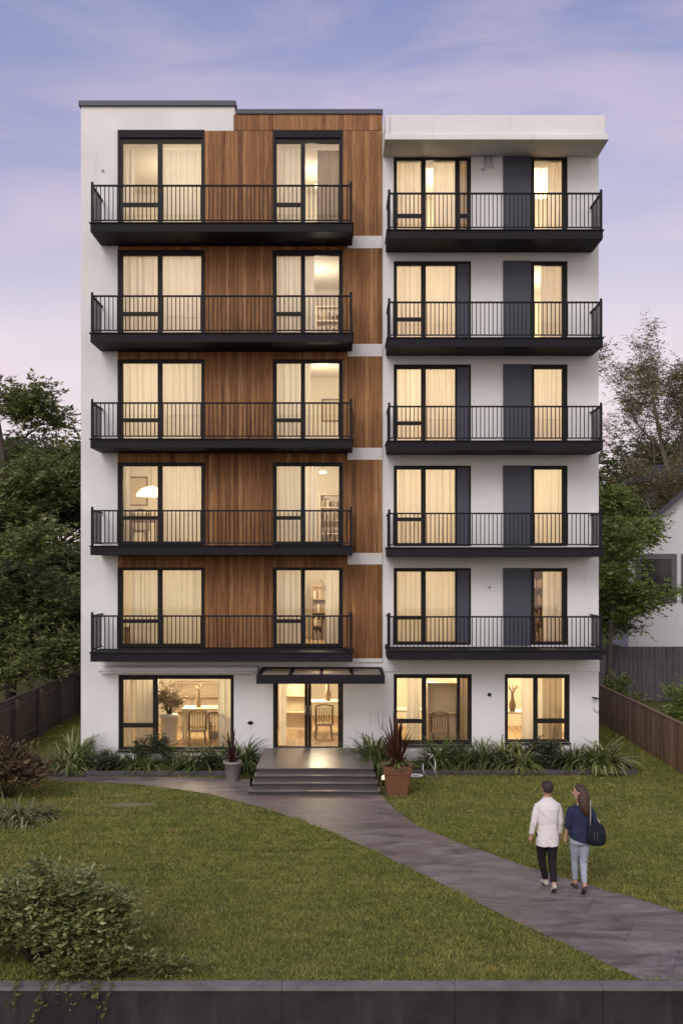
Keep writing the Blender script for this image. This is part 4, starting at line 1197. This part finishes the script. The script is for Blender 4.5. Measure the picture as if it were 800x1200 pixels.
# ================================================================== houses behind
def house_right():
    o = thing('gabled_house','white gabled house with grey roof beyond the right fence','house',(12.25,17,-.35),R(-18))
    pl = mat_plaster('house_render', (.62,.61,.62), (.70,.69,.70))
    rf = mat_noise('grey_tiles', (.075,.078,.092), (.11,.113,.13), 3, .7, .5, 26, stretch=(1,3,3))
    W, D, ez = 9.0, 9.0, 6.55; apex = ez + W/2*.88
    b = MB()
    win = [(.45,1.85,4.15,5.95),(2.3,3.6,4.15,5.95)]
    b.rects(0, W, 0, ez, win, 0, .25)
    b.add([(0,0,ez),(W,0,ez),(W/2,0,apex),(0,.25,ez),(W,.25,ez),(W/2,.25,apex)], [(0,1,2),(3,5,4),(0,2,5,3),(1,4,5,2)])
    b.box(0,.25,.25,D,0,ez); b.box(W-.25,W,.25,D,0,ez)
    b.build('wall', pl, o)
    r = MB(); s = .88
    for sg in (-1, 1):
        xe = W/2 + sg*(W/2+.35); ze = ez-.35*s
        P = [(xe,-.35,ze),(W/2,-.35,apex+.02),(W/2,D,apex+.02),(xe,D,ze)]
        r.add(P+[(x,y,z+.2) for x,y,z in P], [(0,1,2,3),(7,6,5,4),(0,4,5,1),(1,5,6,2),(2,6,7,3),(3,7,4,0)])
    ro = r.build('roof', rf, o)
    v = MB()
    for sg in (-1, 1):
        xe = W/2 + sg*(W/2+.37); ze = ez-.37*s
        P = [(xe,-.40,ze-.04),(W/2,-.40,apex-.02),(W/2,-.355,apex-.02),(xe,-.355,ze-.04)]
        v.add(P+[(x,y,z+.27) for x,y,z in P], [(0,1,2,3),(7,6,5,4),(0,4,5,1),(1,5,6,2),(2,6,7,3),(3,7,4,0)])
    v.build('verge_board', M['cap'], ro)
    dk = mat_noise('dark_pane', (.010,.011,.013), (.02,.021,.024), 2, .12, 0)
    gf = mat_noise('grey_frame', (.10,.10,.115), (.13,.13,.145), 4, .6, .05)
    for a, c, z0, z1 in win:
        f = MB(); f.rects(a-.14,c+.14,z0-.14,z1+.14,[(a+.08,c-.08,z0+.08,z1-.08)],-.05,.02); w = f.build('window', gf, o)
        p = MB(); p.box(a+.08,c-.08,0,.012,z0+.08,z1-.08); p.build('pane', dk, w)
    o = thing('far_house','distant house with dark hipped roof behind the white gabled house','house',(18.6,36,0))
    b = MB(); b.box(-.6,6.5,0,6,0,10.2); b.build('wall', mat_plaster('far_render',(.30,.30,.33),(.36,.36,.39)), o)
    r = MB(); r.add([(-1.0,-.4,10.2),(6.9,-.4,10.2),(6.9,6.4,10.2),(-1.0,6.4,10.2),(1.2,2.9,11.6),(4.2,2.9,11.6)], [(0,1,5,4),(1,2,5),(2,3,4,5),(3,0,4),(3,2,1,0)]); r.build('roof', M['cap'], o)
    g = MB(); g.box(-1.05,6.95,-.5,-.405,10.05,10.22); g.build('gutter', M['slab'], o)
house_right()

# ================================================================== trees
M['bark'] = mat_noise('bark', (.045,.035,.028), (.085,.068,.055), 6, .9, .8, 22, stretch=(1,1,.25), bdist=.04)
M['pale_bark'] = mat_noise('pale_bark', (.12,.095,.075), (.19,.155,.125), 6, .9, .6, 22, stretch=(1,1,.25), bdist=.03)
GL['tree_dark'] = mat_leaf('tree_leaf_dark', (.075,.090,.033), (.125,.14,.052), (.20,.21,.09), .5, .3, .35)
GL['tree_mid'] = mat_leaf('tree_leaf_mid', (.11,.14,.045), (.19,.22,.075), (.32,.33,.14), .5, .3, .35)
GL['tree_green'] = mat_leaf('tree_leaf_green', (.125,.175,.040), (.22,.28,.070), (.36,.40,.13), .5, .35, .5)
GL['tree_thin'] = mat_leaf('tree_leaf_thin', (.16,.135,.06), (.24,.20,.10), (.34,.29,.16), .6, .35, .35)
def tree(label, loc, h, crown, seed, mat, nleaf, leaf, bark='bark', trunk=.22, cz=.35, levels=3, sparse=.16, group=None, name='broadleaf_tree', spread=1.0, upr=(.15,.9), lean=0, per=9, spray=None, nb0=11, nb1=5):
    """trunk and forking limbs; leaves in sprays along the outer twigs"""
    rng = np.random.default_rng(seed); o = thing(name, label, 'tree', loc, 0, group)
    mb = MB(); tips, tdir = [], []
    def limb(p, d, L, r, lev):
        pts = [p]; rr = [r]; q = p.copy(); dd = d.copy(); S = 5
        for i in range(S):
            dd = dd + rng.normal(0, .13, 3) + np.array([0,0,.05]); dd /= np.linalg.norm(dd); q = q + dd*L/S; pts.append(q.copy()); rr.append(max(.006, r*(1-.62*(i+1)/S)))
        mb.tube([tuple(x) for x in pts], rr, 5 if lev else 9)
        if lev >= 2:
            for u in (2,3,4,5): tips.append(pts[u]); tdir.append(dd)
        if lev >= levels: return
        nb = (nb0 if lev == 0 else nb1)
        for k in range(nb):
            u = rng.uniform(cz if lev == 0 else .3, 1.0)*S; i = min(int(u), S-1); b = pts[i]+(pts[i+1]-pts[i])*(u-i)
            a = rng.uniform(0, 2*np.pi) if lev else 2*np.pi*k/nb*1.62+rng.uniform(-.4,.4)
            hd = np.array([math.cos(a), math.sin(a), 0]); up = rng.uniform(*upr)
            nd = hd*spread + np.array([0,0,up]) + (dd*.6 if lev else 0); nd /= np.linalg.norm(nd)
            Lb = (crown*rng.uniform(.6,1.0)*(1.2-.6*(u/S)) if lev == 0 else L*rng.uniform(.45,.7))
            limb(b, nd, Lb, rr[i]*rng.uniform(.38,.58), lev+1)
    limb(np.zeros(3), np.array([lean,0,1.0]), h*.86, trunk, 0)
    mb.build('trunk', M[bark], o)
    tips = np.array(tips); tdir = np.array(tdir); m = nleaf//per
    ix = rng.integers(0, len(tips), m)
    c = tips[ix] + rng.normal(0,1,(m,3))*crown*sparse*.45*np.array([1,1,.55])
    d = tdir[ix]*.7 + rng.normal(0,.7,(m,3)); d[:,2] *= .45; d /= np.linalg.norm(d,axis=1)[:,None]
    c, d = sprays(c, d, spray or leaf*3.6, per, leaf, rng, .3)
    k = c[:,2] > .25; c, d = c[k], d[k]
    V, F = leaf_cards(c, leaf, rng, .45, asp=.5, dirs=d)
    link('crown', npmesh('crown', V, F, mat), o)
    return o
TG = 'trees beyond the left fence'
tree('tallest dark broadleaf tree behind the left fence, its crown reaching highest', (-12.9,13,0), 14.6, 4.6, 1, GL['tree_mid'], 56000, .19, group=TG, cz=.2, upr=(.1,.8))
tree('rounded dark tree behind the left fence, touching the building edge', (-10.9,15.5,0), 10.4, 3.6, 2, GL['tree_mid'], 30000, .19, group=TG, cz=.15)
tree('lower leafy tree overhanging the left fence, in front of the taller ones', (-12.2,7.5,0), 6.2, 3.2, 3, GL['tree_mid'], 34000, .15, group=TG, cz=.15, trunk=.14)
tree('small dark tree close to the building beyond the left fence', (-10.4,10.5,0), 5.4, 2.4, 4, GL['tree_dark'], 20000, .15, group=TG, cz=.15, trunk=.12)
tree('broad shadowy tree far back on the left, behind the taller ones', (-16.5,24,0), 10.5, 6.0, 5, GL['tree_dark'], 34000, .26, group=TG, cz=.12)
TR = 'trees on the right'
tree('bright green tree between the building and the white gabled house', (9.35,9.5,0), 10.0, 2.25, 6, GL['tree_green'], 30000, .15, group=TR, cz=.27, trunk=.12, sparse=.2, upr=(-.1,.5), nb0=14)
tree('tall thin brownish tree with bare branches behind the right houses', (19.9,32,0), 17.6, 6.6, 7, GL['tree_thin'], 42000, .13, 'pale_bark', group=TR, cz=.22, trunk=.24, levels=4, sparse=.085, name='sparse_tree', spread=.75, upr=(.5,1.2), per=5, nb1=4)
tree('second thin brownish tree at the right edge behind the houses', (25.0,36,0), 16.5, 6.5, 8, GL['tree_thin'], 40000, .14, 'pale_bark', group=TR, cz=.22, trunk=.24, levels=4, sparse=.085, name='sparse_tree', spread=.75, upr=(.5,1.2), per=5, nb1=4)
tree('dark rounded tree right behind the bright green tree', (15.0,33,0), 10.4, 4.4, 9, GL['tree_mid'], 30000, .22, group=TR, cz=.15)
tree('dark broad tree behind the far house at the right edge', (22.5,46,0), 13.0, 6.5, 10, GL['tree_dark'], 34000, .28, group=TR, cz=.12)
leafy('bush','small green bush just behind the brown right fence','shrub',(10.2,3.2,0),(1.0,1.2),1.75,4200,.12,GL['tree_green'],31,stems=26)
leafy('bush','dark leafy bush at the foot of the green tree, behind right fence','shrub',(9.5,8.2,0),(.8,.9),1.5,3000,.12,GL['tree_mid'],32,stems=22)

# ================================================================== people
SK = mat_noise('skin', (.42,.25,.17), (.48,.29,.20), 12, .55, .05, 90)
def fabric(name, c, k=.85, sc=9):
    t = NT(name); v = t.coords(); n = t.noise(v, sc, 4, .6, .6)
    t.base(t.mix(n, tuple(x*k for x in c), c), .85, 0, .2); t.bump(n, .5, .03); return t.m
def oval(cx, cy, z, rx, ry, n=20, p=2.3):
    out = []
    for k in range(n):
        a = 2*math.pi*k/n; c, s = math.cos(a), math.sin(a)
        out.append((cx+rx*math.copysign(abs(c)**(2/p), c), cy+ry*math.copysign(abs(s)**(2/p), s), z))
    return out
def xf(mb, mat4):
    mb.v = [tuple(mat4 @ Vector(v)) for v in mb.v]; return mb
def hand(mb, w, d, thumb, s=1.0):
    """palm, four fingers and a thumb from wrist w, pointing along d, slightly curled"""
    d = Vector(d).normalized(); f = Vector((0,1,0)); side = d.cross(f).normalized(); f = side.cross(d).normalized()
    w = Vector(w)
    mb.tube([w, w+d*.03*s, w+d*.085*s], [.026*s,.034*s,.036*s], 10, flat=.55)
    for k, (o, l) in enumerate(((-.027,.075),(-.009,.085),(.009,.08),(.027,.062))):
        b = w+d*.075*s+f*o*s; cu = side*thumb*.012*s
        mb.tube([b, b+d*l*.45*s+cu*.4, b+d*l*.78*s+cu*1.4, b+d*l*s+cu*2.6], [.0095*s,.009*s,.008*s,.006*s], 6)
    b = w+d*.03*s+f*.03*s
    mb.tube([b, b+d*.03*s+f*.022*s, b+d*.062*s+f*.026*s+side*thumb*.008*s], [.012*s,.010*s,.007*s], 6)
def head(mb, c, r, yaw):
    """head with jaw, nose, ears, lips; faces +Y before the turn"""
    h = MB()
    rings = [(-.118,.012,.035,.040),(-.105,.020,.052,.058),(-.075,.012,.064,.082),(-.03,.004,.073,.094),(.02,0,.078,.100),(.06,-.004,.074,.096),(.09,-.006,.058,.078),(.112,-.006,.030,.042)]
    h.loft([oval(0, cy, z, rx, ry, 18, 2.1) for z, cy, rx, ry in rings])
    h.tube([(0,.085,.022),(0,.105,-.005),(0,.118,-.030),(0,.094,-.040)], [.008,.011,.014,.008], 8)
    h.tube([(-.022,.088,-.066),(0,.096,-.064),(.022,.088,-.066)], [.006,.009,.006], 8)
    h.ell((-.03,.084,.012), (.012,.009,.008), 8, 6); h.ell((.03,.084,.012), (.012,.009,.008), 8, 6)
    for sx in (-1,1): h.ell((sx*.080,-.008,-.005), (.010,.019,.032), 10, 8)
    T = Matrix.Translation(c) @ Matrix.Rotation(yaw, 4, 'Z') @ Matrix.Scale(r, 4)
    xf(h, T); mb.v, b0 = mb.v, len(mb.v)
    for f, m_, s_ in zip(h.f, h.m, h.sm): mb.f.append(tuple(i+b0 for i in f)); mb.m.append(m_); mb.sm.append(s_)
    mb.v = mb.v + h.v
def shoe(mb, ankle, toe_dir, pitch, s=1.0):
    """heel at the ankle, toe along toe_dir; pitch lifts the heel"""
    h = MB()
    h.loft([[(x, y, z) for x, y, z in ring] for ring in
            [[(rx*math.cos(a), yy, zz+rz*math.sin(a)) for a in [2*math.pi*k/12 for k in range(12)]]
             for yy, rx, rz, zz in ((-.065,.018,.025,-.045),(-.05,.034,.045,-.035),(0,.037,.052,-.028),(.07,.042,.038,-.042),(.13,.045,.027,-.053),(.175,.036,.020,-.060),(.195,.015,.012,-.064))]])
    T = Matrix.Translation(ankle) @ Matrix.Rotation(toe_dir, 4, 'Z') @ Matrix.Rotation(pitch, 4, 'X') @ Matrix.Scale(s, 4)
    xf(h, T); b0 = len(mb.v)
    for f, m_, s_ in zip(h.f, h.m, h.sm): mb.f.append(tuple(i+b0 for i in f)); mb.m.append(m_); mb.sm.append(s_)
    mb.v = mb.v + h.v

def wrinkle(o, amp, seed, sc=(4.5,4.5,6.5)):
    """real folds in the cloth"""
    me = o.data; nr = [v.normal.copy() for v in me.vertices]
    for v, n in zip(me.vertices, nr):
        p = Vector((v.co.x*sc[0]+seed, v.co.y*sc[1], v.co.z*sc[2] + v.co.x*6))
        f = mnoise.noise(p)+.5*mnoise.noise(p*2.1)
        v.co += n*amp*(1-abs(f)*2.2)
    me.update()
def man():
    x, y = gp(641,1044)
    o = thing('person','person in long white jacket and black trousers walking away on the path','person',(x,y,.012),R(4))
    sh_l, el_l, wr_l = (-.165,0,1.405), (-.232,-.03,1.13), (-.262,.03,.90)
    sh_r, el_r, wr_r = (.165,0,1.405), (.215,-.02,1.13), (.215,.05,.90)
    hipL, knL, anL = (-.085,0,.92), (-.075,.10,.50), (.015,.16,.115)       # left leg forward
    hipR, knR, anR = (.085,0,.92), (.075,.0,.49), (.055,-.20,.145)           # right leg trailing, heel lifting
    b = MB()
    b.loft([oval(0,0,z,rx,ry) for z,rx,ry in ((.86,.15,.105),(.95,.165,.115),(1.08,.145,.105),(1.25,.160,.112),(1.36,.160,.095),(1.42,.10,.07),(1.47,.055,.055))])
    b.tube([(0,-.01,1.44),(0,.005,1.53),(0,.01,1.60)], [.062,.054,.056], 14)
    head(b, Vector((0,.015,1.655)), 1.08, R(6))
    for s,e,w in ((sh_l,el_l,wr_l),(sh_r,el_r,wr_r)): b.tube([Vector((s[0]*.5,0,s[2]-.03)), Vector(s)+Vector((0,0,-.04)), (Vector(s)+Vector(e))/2, e, (Vector(e)*.55+Vector(w)*.45), w], [.030,.038,.043,.038,.036,.026], 10)
    hand(b, wr_l, Vector(wr_l)-Vector(el_l)+Vector((0,.02,-.08)), 1); hand(b, wr_r, Vector(wr_r)-Vector(el_r)+Vector((0,.0,-.08)), -1)
    for h,k,a in ((hipL,knL,anL),(hipR,knR,anR)): b.tube([h,(Vector(h)+Vector(k))/2,k,(Vector(k)*.6+Vector(a)*.4),a], [.088,.075,.055,.052,.036], 12)
    for a, p, tz in ((anL, 0, R(6)), (anR, R(-32), R(-4))): shoe(b, Vector(a)+Vector((0,0,-.0)), tz, p, .88)
    remeshed(b, 'body', SK, o, .0065, 2)
    j = MB()
    j.loft([oval(0,cy,z,rx,ry,24,2.5) for z,rx,ry,cy in ((.735,.180,.140,0),(.80,.180,.140,0),(.92,.175,.136,0),(1.08,.162,.126,0),(1.22,.178,.132,-.005),(1.34,.190,.126,-.008),(1.405,.182,.106,-.005),(1.445,.145,.088,-.002),(1.475,.105,.075,0),(1.505,.070,.066,0))])
    for s,e,w in ((sh_l,el_l,wr_l),(sh_r,el_r,wr_r)):
        w2 = Vector(e)*.1+Vector(w)*.9
        j.tube([Vector((s[0]*.5,0,1.405)), Vector(s)+Vector((0,0,-.028)), (Vector(s)+Vector(e))/2, e, (Vector(e)*.5+Vector(w2)*.5), w2], [.045,.054,.056,.050,.047,.043], 12)
    j.tube([(.0+.062*math.cos(a),.004+.062*math.sin(a),1.505) for a in [2*math.pi*k/16 for k in range(17)]], .014, 8)
    wrinkle(remeshed(j, 'jacket', fabric('white_jacket', (.74,.70,.68), .93, 7), o, .009, 3), .0055, 1)
    tr_ = MB()
    tr_.loft([oval(0,0,z,rx,ry) for z,rx,ry in ((.80,.165,.118),(.90,.17,.122),(1.0,.16,.115))])
    for h,k,a in ((hipL,knL,anL),(hipR,knR,anR)):
        a2 = Vector(k)*.10+Vector(a)*.90
        tr_.tube([Vector(h)+Vector((0,0,.02)),(Vector(h)+Vector(k))/2,k,(Vector(k)*.55+Vector(a2)*.45),a2], [.100,.086,.067,.062,.050], 12)
    wrinkle(remeshed(tr_, 'trousers', fabric('black_trousers', (.016,.015,.017)), o, .010, 2), .005, 2)
    shm = mat_noise('pale_shoe', (.42,.37,.31), (.50,.44,.37), 20, .6, .1); so = mat_noise('shoe_sole', (.05,.04,.035), (.07,.055,.05), 20, .8, .1)
    for a, p, tz in ((anL, 0, R(6)), (anR, R(-32), R(-4))):
        s = MB(); shoe(s, Vector(a), tz, p, 1.0); so_ = s.build('shoe', shm, o)
        s2 = MB(); shoe(s2, Vector((0,0,0)), 0, 0, 1.02); s2.v = [(v[0], v[1], min(v[2], -.055)-.012 if v[2] < 10 else 0) for v in s2.v]
        s2.v = [(v[0], v[1], -.078 if k_ % 2 else -.06) for k_, v in enumerate(s2.v)]
        sl = MB(); out = [(.032*math.cos(t_)*(1.15 if math.sin(t_) > 0 else .95), .06+.128*math.sin(t_)) for t_ in [2*math.pi*k/18 for k in range(18)]]
        sl.loft([[(u,v,-.086) for u,v in out],[(u,v,-.066) for u,v in out]], smooth=False)
        xf(sl, Matrix.Translation(Vector(a)) @ Matrix.Rotation(tz,4,'Z') @ Matrix.Rotation(p,4,'X')); sl.build('sole', so, so_)
    hr = MB()
    hr.loft([oval(0,cy,z,rx,ry,20,2.1) for z,cy,rx,ry in ((-.055,-.050,.055,.038),(-.03,-.035,.076,.066),(.01,-.022,.084,.088),(.05,-.012,.085,.098),(.088,-.008,.072,.088),(.115,-.008,.045,.058),(.124,-.008,.016,.02))])
    xf(hr, Matrix.Translation((0,.015,1.655)) @ Matrix.Rotation(R(6),4,'Z') @ Matrix.Scale(1.08,4))
    remeshed(hr, 'hair', mat_noise('brown_hair', (.022,.013,.010), (.050,.030,.022), 60, .6, .6, 140, stretch=(1,1,.15)), o, .008, 2)
man()

def woman():
    x, y = gp(679.5,1047)
    o = thing('person','person in navy top and pale jeans walking away, long brown hair','person',(x,y,.012),R(2))
    sh_l, el_l, wr_l = (-.165,0,1.38), (-.205,-.02,1.11), (-.225,.05,.90)
    sh_r, el_r, wr_r = (.160,0,1.375), (.235,-.05,1.12), (.27,.06,.90)
    hipL, knL, anL = (-.085,0,.91), (-.06,.13,.50), (-.035,.19,.105)
    hipR, knR, anR = (.085,0,.91), (.055,.02,.48), (.03,-.16,.14)
    b = MB()
    b.loft([oval(0,0,z,rx,ry) for z,rx,ry in ((.84,.15,.11),(.93,.17,.118),(1.08,.128,.095),(1.22,.138,.102),(1.32,.142,.086),(1.38,.09,.06),(1.44,.046,.046))])
    b.tube([(0,-.01,1.41),(0,.0,1.49),(0,.005,1.57)], [.054,.046,.050], 14)
    head(b, Vector((-.005,.01,1.625)), 1.04, R(62))
    for s,e,w in ((sh_l,el_l,wr_l),(sh_r,el_r,wr_r)): b.tube([Vector((s[0]*.5,0,s[2]-.03)), Vector(s)+Vector((0,0,-.04)),(Vector(s)+Vector(e))/2,e,(Vector(e)*.55+Vector(w)*.45),w], [.028,.034,.038,.033,.031,.022], 10)
    hand(b, wr_l, Vector(wr_l)-Vector(el_l)+Vector((0,0,-.08)), 1, .9); hand(b, wr_r, Vector(wr_r)-Vector(el_r)+Vector((0,0,-.08)), -1, .9)
    for h,k,a in ((hipL,knL,anL),(hipR,knR,anR)): b.tube([h,(Vector(h)+Vector(k))/2,k,(Vector(k)*.6+Vector(a)*.4),a], [.088,.072,.050,.047,.032], 12)
    for a, p, tz in ((anL, 0, R(4)), (anR, R(-30), 0)): shoe(b, Vector(a), tz, p, .82)
    remeshed(b, 'body', SK, o, .0065, 2)
    t = MB()
    t.loft([oval(cx,0,z,rx,ry,24,2.3) for z,rx,ry,cx in ((.83,.192,.150,.01),(.92,.196,.150,.005),(1.06,.168,.128,0),(1.20,.166,.124,0),(1.32,.172,.112,0),(1.385,.150,.090,0),(1.415,.095,.075,0))])
    for s,e,w in ((sh_l,el_l,wr_l),(sh_r,el_r,wr_r)):
        w2 = Vector(e)*.72+Vector(w)*.28
        t.tube([Vector((s[0]*.5,0,1.375)), Vector(s)+Vector((0,0,-.03)),(Vector(s)+Vector(e))/2,e,w2], [.042,.052,.058,.053,.050], 12)
    # slanted hem: longer to the right
    t.v = [(v[0], v[1], v[2] + (.06*(.05-v[0])/.2 if v[2] < .95 and abs(v[0]) < .2 else 0)) for v in t.v]
    wrinkle(remeshed(t, 'top', fabric('navy_top', (.026,.034,.075), .7), o, .009, 3), .006, 3)
    j = MB(); j.loft([oval(0,0,z,rx,ry) for z,rx,ry in ((.80,.165,.12),(.90,.176,.125),(1.0,.16,.115))])
    for h,k,a in ((hipL,knL,anL),(hipR,knR,anR)):
        a2 = Vector(k)*.16+Vector(a)*.84
        j.tube([Vector(h)+Vector((0,0,.02)),(Vector(h)+Vector(k))/2,k,(Vector(k)*.55+Vector(a2)*.45),a2], [.098,.082,.060,.056,.042], 12)
    wrinkle(remeshed(j, 'jeans', fabric('pale_denim', (.36,.39,.47), .8, 14), o, .010, 2), .005, 4)
    shm = mat_noise('dark_flats', (.045,.02,.015), (.07,.03,.02), 20, .5, .1)
    for a, p, tz in ((anL, 0, R(4)), (anR, R(-30), 0)):
        s = MB(); shoe(s, Vector(a), tz, p, .93); s.v = [(v[0],v[1],v[2]-.006) for v in s.v]; s.build('shoe', shm, o)
    hr = MB()
    hm = Matrix.Translation((-.005,.01,1.625)) @ Matrix.Rotation(R(62),4,'Z') @ Matrix.Scale(1.04,4)
    hr.loft([oval(0,cy,z,rx,ry,20,2.1) for z,cy,rx,ry in ((-.04,-.045,.080,.064),(.0,-.030,.088,.084),(.04,-.018,.089,.098),(.085,-.010,.077,.092),(.115,-.010,.048,.06),(.126,-.010,.018,.02))])
    xf(hr, hm)
    hr.tube([(.035,-.03,1.64),(.05,-.06,1.56),(.045,-.095,1.45),(.06,-.115,1.34),(.07,-.11,1.27)], [.075,.078,.070,.058,.03], 14)
    hr.tube([(.0,-.06,1.60),(.0,-.085,1.50),(.005,-.105,1.40),(.015,-.11,1.32)], [.06,.062,.05,.025], 12)
    remeshed(hr, 'hair', mat_noise('long_brown_hair', (.030,.014,.009), (.075,.036,.022), 50, .5, .6, 120, stretch=(1,1,.12)), o, .009, 2)
    # shoulder bag: hangs from the shoulder, a thing of its own
    g = thing('shoulder_bag','dark navy shoulder bag with pale strap on the walking person','bag',(x+.215,y-.15,.83),R(-14))
    g.scale = (.98,1.1,1.12)
    m = fabric('bag_cloth', (.014,.016,.028), .7, 12); tan = mat_noise('pale_strap', (.30,.28,.22), (.38,.35,.28), 20, .7, .1)
    q = MB(); q.loft([oval(.0,0,z,rx,ry,24,2.5) for z,rx,ry in ((-.01,.07,.04),(.0,.115,.06),(.03,.152,.078),(.10,.165,.088),(.20,.150,.076),(.265,.122,.046),(.30,.095,.025),(.31,.07,.012))]); q.build('bag_body', m, g)
    q = MB(); q.loft([[(u, -.075-.02*k, z) for u,z in ((-.08,.05),(.085,.05),(.095,.12),(.075,.19),(-.075,.19),(-.095,.12))] for k in (0,1)], smooth=False); q.build('pocket', m, g, bevel=.008)
    q = MB(); q.tube([(-.09,-.02,.28),(-.085,-.01,.42),(-.09,.02,.55),(-.085,.09,.605),(-.08,.16,.58),(-.06,.20,.45),(.02,.14,.34),(.08,.02,.285)], .011, 8, flat=2.0); q.build('strap', tan, g)
    q = MB(); q.box(-.03,-.022,-.10,-.092,.10,.20); q.box(.022,.03,-.10,-.092,.10,.20); q.build('pocket_strap', mat_noise('bag_trim',(.08,.07,.06),(.1,.09,.08)), g)
woman()
